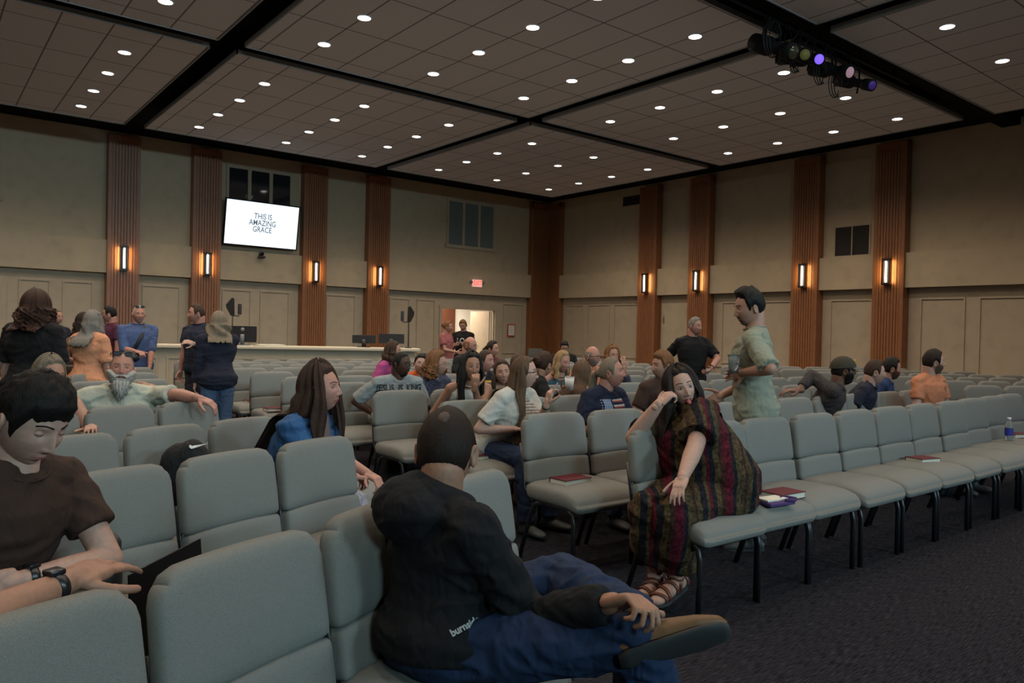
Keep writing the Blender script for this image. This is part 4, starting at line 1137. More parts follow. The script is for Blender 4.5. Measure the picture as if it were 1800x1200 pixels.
    if glasses:
        gm = plain('glasses_'+glasses, {'black': (.008, .008, .008), 'wire': (.12, .1, .09), 'blue': (.02, .12, .5)}[glasses], .25); gb = MB(); r = .0024 if glasses == 'black' else .0014
        up2 = hk.get('gup', 0)
        off = V((0, .012-(.040 if up2 else 0), up2)); tiltM = Euler((radians(hk.get('gt', 0)), 0, 0)).to_matrix()
        for q in (-1, 1):
            P = []
            for k in range(17):
                a = 2*pi*k/16; x = q*.033+.0225*math.copysign(abs(cos(a))**.7, cos(a)); z = .006+.0165*math.copysign(abs(sin(a))**.7, sin(a)); P.append(Hc+Mh_@(V((x, .094-.18*abs(x)**1.35-.0, z))+off))
            gb.loft(P, [r]*17, None, 6, False)
            gb.loft([Hc+Mh_@(V((q*.055, .084, .012))+off), Hc+Mh_@(V((q*.077, .06, .012))+off), Hc+Mh_@(V((q*.078, -.01, .010))+off)], [r, r, r], None, 6)
            if up2:
                P2 = P[:16]; k0 = len(gb.v); gb.v += P2; gb.f.append(tuple(range(k0, k0+16))); gb.m.append(1)
        gb.loft([Hc+Mh_@(V((-.011, .093, .010))+off), Hc+Mh_@(V((0, .096, .013))+off), Hc+Mh_@(V((.011, .093, .010))+off)], [r]*3, None, 6)
        gb.build('glasses', [gm, plain('sunglass_lens', hk.get('lens', (.05, .05, .06)), .08)], root)
    ctx = dict(root=root, Hc=Hc, Mh=Mh_, tp=tp, shirt=shirt_o, arms=arms, LG=LG, s=s, P0=P0, N=N, B=B, push=push, T=T, up=up, side=side, fr=fr, FT=FT, SH=SH, hmat=hmat, shld=shld, smat=smat)
    ctx['w2l'] = lambda P: Bi@(V(P)-V(root.location))
    PEOPLE[label] = ctx
    return ctx

# ------------------------------------------------------------------ the people in the hall
def text_on(ctx, s, size, z, mat, x=0, sx=.8, bold=.002):
    b = textmesh(s, size, bold=bold, sx=sx); t = ctx['tp'](z, x); decal(ctx['root'], ctx['shirt'], b, (t.x, t.y, t.z), 'shirt_lettering', mat, off=.004)
def rect(w, h, mi=0):
    b = MB(); b.v = [V((-w/2, -h/2, 0)), V((w/2, -h/2, 0)), V((w/2, h/2, 0)), V((-w/2, h/2, 0))]; b.f = [(0, 1, 2, 3)]; b.m = [0]; return b
def patch(ctx, w, h, z, x, mat, nm='shirt_print', sub=5, direction=(0, -1, 0)):
    t = ctx['tp'](z, x); return decal(ctx['root'], ctx['shirt'], rect(w, h), (t.x, t.y, t.z), nm, mat, off=.004, sub=sub, direction=direction)
def watch(ctx, q, mat=None, nm='wristwatch'):
    S, E_, W_, sp = ctx['arms'][q]; d = (W_-E_).normalized(); c = W_-d*.035; m = MB(); r = .0285*ctx['s']
    m.loft([c-d*.011, c-d*.006, c+d*.006, c+d*.011], [r, r+.004, r+.004, r], None, 20, False); m.loft([c-d*.011, c+d*.011], [r+.001]*2, None, 20, False)
    n = V((0, 0, 1)); n = (n-d*n.dot(d)).normalized(); m.rbox(c+n*(r+.004), (.016, .016, .006), .004, 4); m.build(nm, mat or plain('watch_black', (.01, .01, .012), .3), ctx['root'])
ink = plain('print_black', (.012, .012, .014), .7)
# --- foreground
camo = None
c = person('young man in a brown t-shirt bending his head over a phone, left edge', (54, 744), 2.05, 'sit', body=70, head=72, pitch=-24, roll=-4, s=.96, sh=.94, skin_='pale', hair='short', haircol='black',
    hk=dict(top=.032, side=.012, fringe=14, rough=.006, front=56, up=-6, dn=8), gaze=(0, -22), shirt=(.040, .020, .014), aL=dict(px=(30, 1020, 1.98), ppx=(150, 1030, 2.1), curl=.7, n=(0, 1, 0)), vox=.006, hires=True, pants=(.02, .02, .025))
watch(c, -1)
c = person('person whose bare forearm with a black smartwatch rests on the nearest chair back', (-17.24, -18.44, 1.16), 1.72, 'sit', body=63, head=63, s=1.0, skin_='tan', hair='short', haircol='dkbrown', shirt=(.03, .03, .035),
    sleeve=.6, aL=dict(px=(120, 1024, 1.50), ppx=(-80, 1120, 1.42), hd=None, curl=.28, n=(0, 0, -1), ext=1.12) if False else dict(px=(120, 1022, 1.53), ppx=(-120, 1230, 1.40), curl=.22, ext=1.15, n=(0, -.2, -1)), vox=.006, hires=True)
watch(c, -1)
HOOD = cloth('hoodie_black', (.006, .006, .0075), .25, 110, .2, .9, .5)
DEN = cloth('denim_dark', (.010, .021, .056), .35, 160, .3, .85, .45)
c = person('man in a black hoodie and jeans seen from behind, ankle resting on his knee', (785, 796), 2.12, 'sit', body=124, head=174, pitch=-4, s=1.0, skin_='tan', hair='short', haircol='dkbrown', lean=(-.2, .1, 0), leanamt=.12,
    hk=dict(top=.010, side=.008, nape=127, rough=.002), shirtmat=HOOD, collar='hood', sleeve=1.98, aR=dict(px=(1066, 1062, 1.83), ppx=(940, 1060, 1.95), curl=.9, n=(0, -.3, -1), ext=1.03),
    aL=dict(w=(.25, .15, .62)), pantmat=DEN, legs={-1: ((985, 1020, 2.22), (1125, 1096, 1.86)), ('ft', -1): (1300, 1120, 1.78), ('dn', -1): tuple(-UPV*.66-FWD*.46), 1: ((1120, 1118, 1.86), (1190, 1440, 1.95)), ('ft', 1): (1400, 1440, 2.0)},
    shoes=(.115, .052, .015), vox=.006, hires=True, wr=.006, sh=1.0, girth=1.02, seated_z=.57)
H_ = c
t = c['w2l'](atd(845, 1103, 1.7)); dr = c['B'].inverted()@(FWD+RGT*.02); upv = c['B'].inverted()@(UPV*.92+RGT*-.38)
b = textmesh('burnside', .026, sx=.9, bold=.001)
def decal_view(ctx, b, px, py, mat, nm, rot=0.0, dep=None, tgt=None):
    tgt = tgt or ctx['shirt']; Bi = ctx['B'].inverted(); o = Bi@(atd(px, py, .6)-V(ctx['root'].location)); dr = (Bi@ray(px, py)).normalized()
    r = Bi@RGT; u = Bi@UPV; r2 = r*cos(rot)+u*sin(rot); u2 = -r*sin(rot)+u*cos(rot)
    me = tgt.data; bv = BVHTree.FromPolygons([v.co for v in me.vertices], [tuple(p.vertices) for p in me.polygons])
    h0 = bv.ray_cast(o, dr, 30)
    if h0[0] is None: return
    k = MB()
    for p in b.v:
        q = h0[0]+r2*p.x+u2*p.y; h = bv.ray_cast(q-dr*.4, dr, 1.0)
        k.v.append((h[0] if h[0] is not None else q)-dr*.004)
    k.f = b.f; k.m = b.m; k.build(nm, mat, tgt, smooth=False)
decal_view(c, b, 818, 1100, plain('print_grey', (.32, .32, .32), .6), 'hem_lettering', .5)
bs = MB(); vs = []; K = 18; Hc, Mh = c['Hc'], c['Mh']
for j in range(5):
    for i in range(K):
        a = 2*pi*i/K; r_ = .30*j/4*(1+.12*sin(2*a+1)); d_ = V((r_*sin(a)*.9, -.62+r_*cos(a)*.55, .80+r_*cos(a)*.4)).normalized(); vs.append(Hc+Mh@(head_off(d_)+d_*(.0135-.008*(j/4)**3)))
bs.add(vs, [(j*K+i, (j+1)*K+i, (j+1)*K+(i+1) % K, j*K+(i+1) % K) for j in range(4) for i in range(K)]); bs.build('bald_spot', skin('skin_scalp', (.05, .028, .020)), c['root'])
# --- the woman leaning on the chair back
c = person('woman in a long striped dress putting out her tongue, elbow on a chair back', (1197, 683), 4.24, 'sit', body=-51, head=8, pitch=2, roll=14, s=.97, girth=1.42, fem=True, skin_='pale', hair='long', haircol='dkbrown',
    hk=dict(len=.44, open=52, vol=.030, part=.1, up=24, dn=26, front=44, width=1.1), lean=(.9, .45, 0), leanamt=.20, shirtmat=plain('dress_base', (.05, .01, .015), .9), dress=True, hem=0, chest=.03, mouth=1,
    aR=dict(px=(1158, 710, 4.12), ppx=(1095, 775, 4.16), curl=.9, hdw=tuple(RGT*.55+UPV*.5+FWD*.1), n=(0, -.6, -.5), ext=1.0), aL=dict(px=(1196, 852, 3.72), ppx=(1290, 850, 3.95), curl=.35, n=(0, -.2, -1)),
    legs={1: ((1142, 893, 3.97), (1152, 1014, 4.02)), -1: ((1190, 905, 3.84), (1188, 1014, 3.92)), ('ft', 1): (1100, 1052, 3.82), ('ft', -1): (1130, 1062, 3.74)}, shoes=(.16, .042, .020), vox=.007, hires=True, sleeve=.55, gaze=(-10, 10))
R_ = c['root']
dm = newmat('striped_dress', (.1, .05, .03), .9, spec=.15); n, l, bb = nodes(dm)
tc = n.new('ShaderNodeTexCoord'); mp = n.new('ShaderNodeMapping'); l.new(tc.outputs['Object'], mp.inputs[0]); sp_ = n.new('ShaderNodeSeparateXYZ'); l.new(mp.outputs[0], sp_.inputs[0])
no = n.new('ShaderNodeTexNoise'); no.inputs['Scale'].default_value = 4; l.new(tc.outputs['Object'], no.inputs[0])
ma = n.new('ShaderNodeMath'); ma.operation = 'MULTIPLY_ADD'; l.new(no.outputs['Fac'], ma.inputs[0]); ma.inputs[1].default_value = .05; dp_ = n.new('ShaderNodeVectorMath'); dp_.operation = 'DOT_PRODUCT'; l.new(mp.outputs[0], dp_.inputs[0]); dp_.inputs[1].default_value = tuple(c['B'].inverted()@V((_cy, -_sy, 0))); l.new(dp_.outputs['Value'], ma.inputs[2])
md = n.new('ShaderNodeMath'); md.operation = 'MULTIPLY'; l.new(ma.outputs[0], md.inputs[0]); md.inputs[1].default_value = 3.4
fr_ = n.new('ShaderNodeMath'); fr_.operation = 'FRACT'; l.new(md.outputs[0], fr_.inputs[0])
RED, BLK, OLV, BRN = (.060, .006, .012), (.009, .009, .013), (.050, .034, .016), (.030, .014, .010)
rr = ramp(dm, fr_.outputs[0], [(0, RED), (.16, BLK), (.22, OLV), (.36, BRN), (.42, OLV), (.52, BLK), (.64, OLV), (.70, RED), (.76, BLK), (.84, OLV), (.93, BRN)], True)
n2 = n.new('ShaderNodeTexNoise'); n2.inputs['Scale'].default_value = 60; n2.inputs['Detail'].default_value = 4; l.new(tc.outputs['Object'], n2.inputs[0])
mixr = ramp(dm, n2.outputs['Fac'], [(.35, (.45, .42, .4)), (.62, (1.5, 1.5, 1.5))])
mm = n.new('ShaderNodeMix'); mm.data_type = 'RGBA'; mm.blend_type = 'MULTIPLY'; mm.inputs['Factor'].default_value = 1; l.new(rr.outputs[0], mm.inputs['A']); l.new(mixr.outputs[0], mm.inputs['B']); l.new(mm.outputs['Result'], bb.inputs['Base Color'])
d = MB(); tp = c['tp']; s_ = c['s']; SD = c['side']
d.loft([tp(-.2), tp(0, 0, .0), tp(.2, 0, .03), tp(.45, 0, .03), tp(.65, 0, .03), tp(.85, 0, 0), tp(.97, 0, -.01)], [(.25, .20), (.285, .22), (.285, .225), (.265, .205), (.25, .19), (.21, .13), (.085, .075)], SD, 28)
for q in (-1, 1):
    Hh, K_, A_ = c['LG'][q]; d.cap(Hh, K_+V((0, .02, 0)), .145, .095, 18); d.cap(K_+V((0, .02, 0)), K_.lerp(A_, .55), .095, .10, 16)
    S, E_, W_, _ = c['arms'][q]; E1 = S.lerp(E_, .78); d.loft([S, S.lerp(E1, .5), E1], [.075, .095, .10], None, 16); d.cap(tp(.95, q*.05, 0), S, .075, .08)
K0 = c['LG'][1][1]; K1 = c['LG'][-1][1]; A0 = c['LG'][1][2]; mid = (K0+K1)/2; ad = (A0+c['LG'][-1][2])/2
d.loft([mid+V((0, -.02, .04)), mid.lerp(ad, .35)+V((.02, -.03, 0)), mid.lerp(ad, .72)+V((.04, -.04, 0))], [(.17, .10), (.19, .12), (.20, .12)], (1, 0, 0), 20)
d.loft([mid+V((.13, -.05, .02)), mid.lerp(ad, .5)+V((.18, -.05, 0)), ad+V((.20, -.06, .03))], [(.07, .09), (.07, .09), (.03, .05)], (1, 0, 0), 14)
c['shirt'].data.materials[0] = dm
dd = d.remesh(.009, 4); dd.wrinkle(.012, 5, 3); dd.build('dress', dm, R_)
tg = MB(); p = c['Hc']+c['Mh']@surf(0, -.067, -.006); tg.cap(p, c['Hc']+c['Mh']@(surf(0, -.067, .012)+V((0, 0, -.012))), .013, .012, 12); tg.build('tongue', plain('tongue_pink', (.42, .10, .11), .35), R_)
for q in (-1, 1):
    ft = c['SH'][q]; ft.name = 'foot'; ft.data.materials[0] = c['smat']; Pp, Rr, sd_, dn_ = c['FT'][q]; sb = MB(); lea = plain('sandal_leather', (.13, .030, .014), .5)
    for ii, k0 in enumerate((1.0, 2.0, 2.8, 3.6, 4.5)):
        i0 = int(k0); t_ = k0-i0; pc = Pp[i0].lerp(Pp[i0+1], t_); ra = Rr[i0][0]*(1-t_)+Rr[i0+1][0]*t_+.004; rb = Rr[i0][1]*(1-t_)+Rr[i0+1][1]*t_+.004; fdir = (Pp[3]-Pp[1]).normalized(); up_ = -dn_
        sb.loft([pc+dn_*(.036-rb)+sd_*(ra*cos(a_*pi/12))+up_*(rb*sin(a_*pi/12))+fdir*(.012*cos(a_*pi/12)*(1 if ii % 2 else -1)) for a_ in range(-2, 15)], [(.010, .003)]*17, tuple(fdir), 8)
    pa = c['LG'][q][2]
    for z_ in (0.0, .035): sb.loft([pa+V((.040*cos(a_*pi/10), .042*sin(a_*pi/10), z_+.006*cos(a_))) for a_ in range(21)], [(.003, .008)]*21, None, 8, False)
    sb.build('sandal_straps', lea, ft)
# --- row by row: near the aisle
c = person('standing man in a sage green t-shirt holding a clear cup', (1316, 543), 5.1, 'stand', body=-112, head=-84, pitch=-8, skin_='mid', hair='short', haircol='black', hk=dict(top=.036, side=.016, rough=.008, front=50, quiff=.014, nape=112), beard='goatee',
    shirt=(.205, .215, .165), sleeve=.95, aL=dict(px=(1306, 655, 4.95), ppx=(1345, 720, 4.7), curl=.9, n=(1, 0, 0)), aR=dict(w=(.06, .22, 1.0)), pants=(.17, .18, .165), vox=.0075, hires=True, wr=.006, sh=1.05, hem=-.2, girth=1.04)
CUPMAN = c
CAMO = newmat('camouflage', (.03, .02, .02), .9); n, l, bb = nodes(CAMO); t, _ = tex(CAMO, 'ShaderNodeTexNoise', scale=(16, 16, 16)); t.inputs['Detail'].default_value = 5; t.inputs['Distortion'].default_value = 1.5
l.new(ramp(CAMO, t.outputs['Fac'], [(0, (.006, .005, .006)), (.44, (.022, .012, .013)), (.50, (.006, .005, .006)), (.55, (.085, .070, .065)), (.585, (.012, .008, .009))], True).outputs[0], bb.inputs['Base Color'])
c = person('bearded man in a camouflage shirt and cap, arm stretched along the chair backs', (1483, 652), 6.9, 'sit', body=62, head=86, pitch=6, skin_='brown', hair='short', haircol='black', hk=dict(side=.012, top=.006), beard='full', s=1.02, shirtmat=CAMO, sleeve=1.75,
    aR=dict(px=(1404, 686, 6.85), ppx=(1435, 640, 7.1), curl=.3, n=(0, -.3, -1), hdw=tuple(-RGT), ext=.95), glasses='black', vox=.009, sh=1.05)
cp = MB(); Hc, Mh = c['Hc'], c['Mh']; vs = []
for j in range(8):
    th = radians(88*j/7)
    for i in range(28): ph = 2*pi*i/28; vs.append(Hc+Mh@V((sin(th)*sin(ph)*.094, sin(th)*cos(ph)*.115-.004, .028+cos(th)*.108)))
cp.add(vs, [(j*28+i, (j+1)*28+i, (j+1)*28+(i+1) % 28, j*28+(i+1) % 28) for j in range(7) for i in range(28)])
br = []
for j in range(2):
    for i in range(9):
        a = radians(-62+124*i/8)
        for r_ in (1.0, 1.62): br.append(Hc+Mh@V((sin(a)*.088*(1 if r_ == 1 else .95), cos(a)*.108*(r_), .034-.006*(r_-1)*3-.018*sin(a)**2*(r_-.6)-(.005*j))))
cc = cp.build('cap', cloth('cap_olive', (.040, .034, .024), .2, 60), c['root'])
mbr = MB(); mbr.v = br; mbr.f = [(i*2, i*2+1, i*2+3, i*2+2) for i in range(8)]+[(18+i*2, 18+i*2+2, 18+i*2+3, 18+i*2+1) for i in range(8)]; mbr.m = [0]*16; mbr.build('cap_brim', cloth('brim_grey', (.12, .11, .10), .2, 60), cc)
MB().rbox(Hc+Mh@V((0, .098, .075)), (.028, .012, .020), .006, 4).build('cap_badge', plain('badge_yellow', (.45, .27, .02), .5), cc)
c = person('clean-shaven young man in a navy polo shirt, right of the man in the cap', (1538, 655), 7.35, 'sit', body=55, head=80, skin_='pale', hair='short', haircol='brown', hk=dict(top=.016, side=.009), shirt=(.012, .014, .026), collar='polo', smile=1, vox=.009)
c = person('dark-bearded man in a blue shirt, partly behind the man in navy', (1568, 649), 8.15, 'sit', body=55, head=78, skin_='mid', hair='short', haircol='black', hk=dict(top=.022, side=.012), beard='short', shirt=(.018, .035, .09), smile=1, vox=.011)
patch(c, .07, .035, .72, -.09, plain('tag_white', (.4, .4, .4), .7))
c = person('bearded young man in an orange t-shirt smiling to the right', (1642, 638), 7.4, 'sit', body=30, sh=1.08, head=82, pitch=4, skin_='pale', hair='short', haircol='dkbrown', hk=dict(top=.026, side=.013, rough=.006), beard='short', shirt=(.43, .165, .085), smile=1, vox=.009, wr=.005)
b = textmesh('TEES', .05, sx=.8); t = c['tp'](.75, -.09); decal(c['root'], c['shirt'], b, (t.x, t.y, t.z), 'shirt_lettering', ink, off=.004)
c = person('standing grey-haired man in a black t-shirt leaning a hand on a chair', (1222, 574), 9.5, 'stand', body=14, head=38, roll=0, skin_='red', hair='short', haircol='grey', hk=dict(top=.012, side=.006), beard='goatee', beardcol='grey', shirt=(.006, .006, .007), smile=1, girth=1.12, sh=1.08,
    aR=dict(px=(1176, 648, 9.5), ppx=(1185, 610, 9.6), curl=.3), aL=dict(px=(1249, 648, 9.3), ppx=(1282, 610, 9.7), curl=.6), pants=(.01, .01, .013), vox=.011, sleeve=.8)
watch(c, -1)
c = person('young man with ginger hair in a brown t-shirt looking left', (1164, 644), 6.3, 'sit', body=30, head=-68, skin_='mid', hair='short', haircol='ginger', hk=dict(top=.026, side=.018, rough=.006, fringe=6), shirt=(.035, .020, .015), vox=.009)
c = person('laughing fair-haired woman in a navy t-shirt with a flag print', (1076, 656), 5.7, 'sit', body=42, head=70, pitch=10, fem=True, skin_='red', hair='pony', haircol='ash', hk=dict(len=.3, top=.012, part=None, front=48), shirt=(.010, .013, .030), smile=1, girth=1.22, chest=.02, sleeve=.8, vox=.008, sh=1.12,
    aR=dict(w=(.16, .40, .80)), aL=dict(w=(.10, .42, .80)))
FL = c
flb = plain('flag_blue', (.10, .16, .27), .8); flw = plain('flag_white', (.38, .34, .33), .8); flr = plain('flag_red', (.22, .05, .05), .8)
t_ = .76
t = c['tp'](t_, 0)
for k in range(5): decal(c['root'], c['shirt'], rect(.145, .011), (t.x-.055, t.y, t.z+.034-.020*k+(.01 if k % 2 else 0)), 'flag_stripes', (flw if k % 2 == 0 else flr), off=.005, sub=4)
decal(c['root'], c['shirt'], rect(.075, .085), (t.x+.07, t.y, t.z), 'flag_canton', flb, off=.005, sub=4)
for i in range(5):
    for j in range(5): decal(c['root'], c['shirt'], rect(.007, .007), (t.x+.045+.02*i, t.y, t.z-.038+.019*j), 'flag_star', flw, off=.007)
c = person('woman with glasses in a white t-shirt pointing a finger upward', (922, 656), 5.45, 'sit', body=48, head=84, pitch=2, fem=True, skin_='pale', hair='long', haircol='ltbrown', hk=dict(len=.5, top=.014, vol=.018, part=0, open=80), shirt=(.42, .39, .35), glasses='black', chest=.02, vox=.008, girth=1.12,
    aL=dict(px=(962, 708, 5.25), ppx=(960, 770, 5.3), curl=.9, point=True, hd=(-.1, .25, 1), n=(1, .3, 0)), aR=dict(w=(.12, .28, .72)), pants=(.02, .035, .08), sleeve=.75)
t = c['tp'](.72, -.01)
for k in range(6): decal(c['root'], c['shirt'], rect(.10+.02*(k % 2), .007), (t.x, t.y, t.z+.05-.020*k), 'shirt_print', plain('print_rust', (.25, .12, .09), .8), off=.004, sub=4)
watch(c, -1, plain('band_green', (.01, .12, .06), .5), 'wristband')
c = person('woman with long black hair and a white top holding a hand to her mouth', (828, 646), 6.2, 'sit', body=12, head=22, roll=-4, fem=True, skin_='tan', hair='long', haircol='black', hk=dict(len=.46, vol=.028, part=.02, open=62, front=44), shirt=(.40, .40, .37), tank=True, mouth=.8, vox=.009,
    aL=dict(px=(834, 680, 5.95), ppx=(845, 730, 6.1), curl=1.1, hd=(-.1, .1, 1), n=(0, -1, 0)), aR=dict(w=(.14, .3, .66)))
c = person('smiling girl with straight brown hair between two women', (883, 656), 6.75, 'sit', body=20, head=10, roll=6, pitch=4, fem=True, skin_='mid', hair='long', haircol='brown', hk=dict(len=.40, vol=.014, part=0, open=66), shirt=(.16, .10, .06), tank=True, smile=1, vox=.010, s=.92)
c = person('man with glasses in a grey t-shirt lettered JESUS IS KING', (706, 641), 6.95, 'sit', body=26, head=58, skin_='dark', hair='short', haircol='black', hk=dict(top=.006, side=.004, rough=.001), beard='goatee', shirt=(.215, .225, .225), glasses='black', girth=1.12, sh=1.12, vox=.009, sleeve=.9,
    aR=dict(w=(.20, .25, .62)), aL=dict(w=(.1, .3, .62)))
text_on(c, 'JESUS  IS  KING', .085, .79, ink, x=0, sx=.75, bold=.003)
FLO = newmat('floral_cloth', (.03, .04, .07), .9); n, l, bb = nodes(FLO); t, _ = tex(FLO, 'ShaderNodeTexVoronoi', scale=(34, 34, 34))
l.new(ramp(FLO, t.outputs['Distance'], [(0, (.35, .36, .40)), (.22, (.14, .08, .10)), (.34, (.015, .022, .05)), (.7, (.02, .03, .06))], True).outputs[0], bb.inputs['Base Color'])
c = person('woman with short curly strawberry-blond hair and a floral blouse', (770, 641), 7.5, 'sit', body=40, head=74, fem=True, skin_='mid', hair='curly', haircol='ginger', hk=dict(len=.13, top=.04, open=72), shirtmat=FLO, glasses='wire', vox=.010, girth=1.15)
c = person('boy with dark hair in a bright orange t-shirt', (739, 640), 8.3, 'sit', body=30, head=14, roll=-12, skin_='pale', hair='short', haircol='black', hk=dict(top=.018), shirt=(.50, .085, .02), s=.85, vox=.011, smile=.6)
c = person('person with dark brown hair in a magenta shirt behind the man in grey', (691, 618), 8.9, 'sit', body=70, head=100, fem=True, hair='bob', haircol='brown', hk=dict(len=.14), shirt=(.30, .05, .16), vox=.012, skin_='mid', sh=1.1)
c = person('bald man with a ginger beard and black t-shirt, below the doorway', (826, 608), 9.7, 'sit', body=50, head=66, pitch=-8, skin_='red', hair='fringe_only', haircol='ginger', hk=dict(side=.004), beard='short', glasses='wire', shirt=(.012, .012, .014), vox=.011)
c = person('ruddy man with cropped hair in a black t-shirt with a flame print', (853, 635), 7.8, 'sit', body=30, head=62, skin_='red', hair='short', haircol='brown', hk=dict(top=.006, side=.005, rough=.001), shirt=(.02, .022, .024), vox=.011)
patch(c, .10, .07, .76, -.03, plain('flame_yellow', (.5, .32, .04), .7)); patch(c, .16, .03, .70, -.03, plain('flame_red', (.42, .06, .02), .7))
c = person('young person with dark hair tied back, left of the corner chair', (866, 614), 10.8, 'sit', body=40, head=62, fem=True, skin_='mid', hair='pony', haircol='dkbrown', hk=dict(len=.2, part=None), shirt=(.10, .035, .035), vox=.012)
c = person('person with short brown hair facing away behind the woman in white', (910, 643), 8.3, 'sit', body=150, head=165, skin_='mid', hair='short', haircol='brown', hk=dict(top=.03, side=.02), shirt=(.08, .06, .04), vox=.012, s=.9)
c = person('woman with dark hair clipped up, black top, holding a paper cup', (957, 642), 7.2, 'sit', body=100, head=136, fem=True, skin_='tan', hair='bun', haircol='auburn', hk=dict(top=.024, part=None, len=.1), shirt=(.008, .008, .010), sleeve=1.9, vox=.010,
    aR=dict(px=(991, 688, 6.7), ppx=(960, 720, 6.9), curl=.9, n=(-1, 0, 0)))
c['clip'] = MB()
for k in range(9):
    a = -.9+1.8*k/8; p = c['Hc']+c['Mh']@V((-.085, -.03, .01)); c['clip'].loft([p, p+c['Mh']@V((-.012, -.06*cos(a), .06*sin(a)))], [.003, .0015], None, 6)
c['clip'].build('hair_clip', plain('clip_yellow', (.42, .27, .08), .4), c['root'])
c = person('blond woman in a teal tank top looking down to the right', (988, 637), 7.95, 'sit', body=30, head=44, pitch=-8, fem=True, skin_='red', hair='bob', haircol='blond', hk=dict(len=.17, part=.05, vol=.02), shirt=(.03, .075, .10), tank=True, smile=.6, vox=.011, girth=1.1)
c = person('child with long light brown hair seen from behind', (1022, 657), 6.75, 'sit', body=145, head=160, fem=True, skin_='tan', hair='backlong', haircol='ltbrown', hk=dict(len=.36, vol=.022, open=60, wav=.008), shirt=(.30, .25, .20), tank=True, s=.82, vox=.010)
c = person('bald man with black glasses and grey beard in an orange polo shirt', (1041, 627), 8.5, 'sit', body=30, head=56, pitch=-4, skin_='red', hair='fringe_only', haircol='grey', hk=dict(side=.003), beard='short', beardcol='grey', glasses='black', shirt=(.43, .165, .085), collar='polo', vox=.011)
c = person('woman with short golden hair raising a hand to her cheek', (1076, 625), 9.2, 'sit', body=20, head=24, fem=True, skin_='mid', hair='bob', haircol='ginger', hk=dict(len=.14, vol=.03), shirtmat=FLO, sleeve=1.6, vox=.011, aL=dict(px=(1097, 648, 8.95), ppx=(1110, 690, 9.0), curl=.3, hd=(.1, 0, 1), n=(0, -1, 0)))
c = person('boy with dark hair bowing his head near the far corner', (992, 610), 14, 'sit', body=0, head=0, pitch=-30, skin_='mid', hair='short', haircol='black', shirt=(.015, .015, .02), vox=.015, s=.95)
# --- left side, seated
c = person('bearded man in a cream henley with sunglasses on his head, arm along a chair', (214, 651), 5.0, 'sit', body=34, head=26, pitch=14, roll=-4, skin_='red', hair='thin', haircol='grey', hk=dict(gup=.098, gt=24, lens=(.05, .03, .12)), beard='long', beardcol='white', glasses='black', shirt=(.40, .385, .31), sh=1.12, girth=1.15,
    aL=dict(px=(350, 700, 5.02), ppx=(318, 660, 5.1), curl=.5, n=(0, -.3, -1), ext=.80, hdw=tuple(RGT*.9-UPV*.35)), aR=dict(w=(.26, .12, .62)), vox=.008, sleeve=.8, wr=.006)
bt = MB()
for k in range(3): t = c['tp'](.80-.07*k, -.0); bt.ell((t.x, t.y+.135, t.z), (.005, .004, .005), None, 8, 6)
t = c['tp'](.72); decal(c['root'], c['shirt'], rect(.022, .13), (t.x, t.y, t.z), 'placket', cloth('placket_cream', (.34, .325, .26), .1, 90), off=.004, sub=3)
c = person('woman with greying blond hair and a blue sleeveless top, left of the bearded man', (88, 661), 4.55, 'sit', body=54, head=62, pitch=-6, fem=True, skin_='mid', hair='bob', haircol='ash', hk=dict(len=.17, vol=.03, part=.2, width=1.5), shirt=(.02, .08, .22), tank=True, vox=.009, girth=1.25, sh=1.1,
    aL=dict(px=(160, 752, 4.4), ppx=(170, 770, 4.5)))
c = person('person in a light blue shirt hidden behind the bearded man, arm on a chair', (216, 664), 5.95, 'sit', body=40, head=60, skin_='tan', hair='short', haircol='brown', shirt=(.16, .22, .32), vox=.011, sleeve=1.0, aL=dict(px=(250, 676, 6.0), ppx=(235, 720, 5.9), hdw=tuple(RGT-UPV*.1), n=(0, 0, -1)))
DB = cloth('denim_light', (.030, .085, .20), .3, 120, .2, .85, .5)
CHK = newmat('white_check', (.4, .4, .4), .85); n, l, bb = nodes(CHK); t, _ = tex(CHK, 'ShaderNodeTexChecker', scale=(1, 1, 1)); t.inputs['Scale'].default_value = 130; t.inputs['Color1'].default_value = (.34, .31, .34, 1); t.inputs['Color2'].default_value = (.13, .12, .15, 1); l.new(t.outputs['Color'], bb.inputs['Base Color'])
c = person('woman with very long brown hair and an open denim shirt in profile', (566, 685), 3.72, 'sit', body=72, head=80, pitch=8, fem=True, skin_='red', hair='long', haircol='dkchest', hk=dict(len=.50, frontlen=.46, frontcut=90, vol=.040, open=60, part=0, top=.022, front=48, width=1.6), shirtmat=DB, sleeve=1.45, chest=.035, girth=1.12, vox=.007, hires=True, wr=.006,
    aR=dict(px=(622, 838, 3.85), ppx=(560, 860, 3.5), curl=.8), aL=dict(px=(645, 832, 3.95), ppx=(640, 900, 4.3), curl=.8), pantmat=CHK, lean='f')
fm = MB(); tp = c['tp']; fm.loft([tp(.02, 0, .06), tp(.3, 0, .055), tp(.62, 0, .085), tp(.85, 0, .05), tp(1.02, 0, .0)], [(.10, .10), (.10, .10), (.11, .10), (.08, .07), (.062, .062)], c['side'], 20); fm = fm.remesh(.009, 3); fm.build('undershirt', cloth('undershirt_mauve', (.14, .095, .09), .1, 90), c['root'])
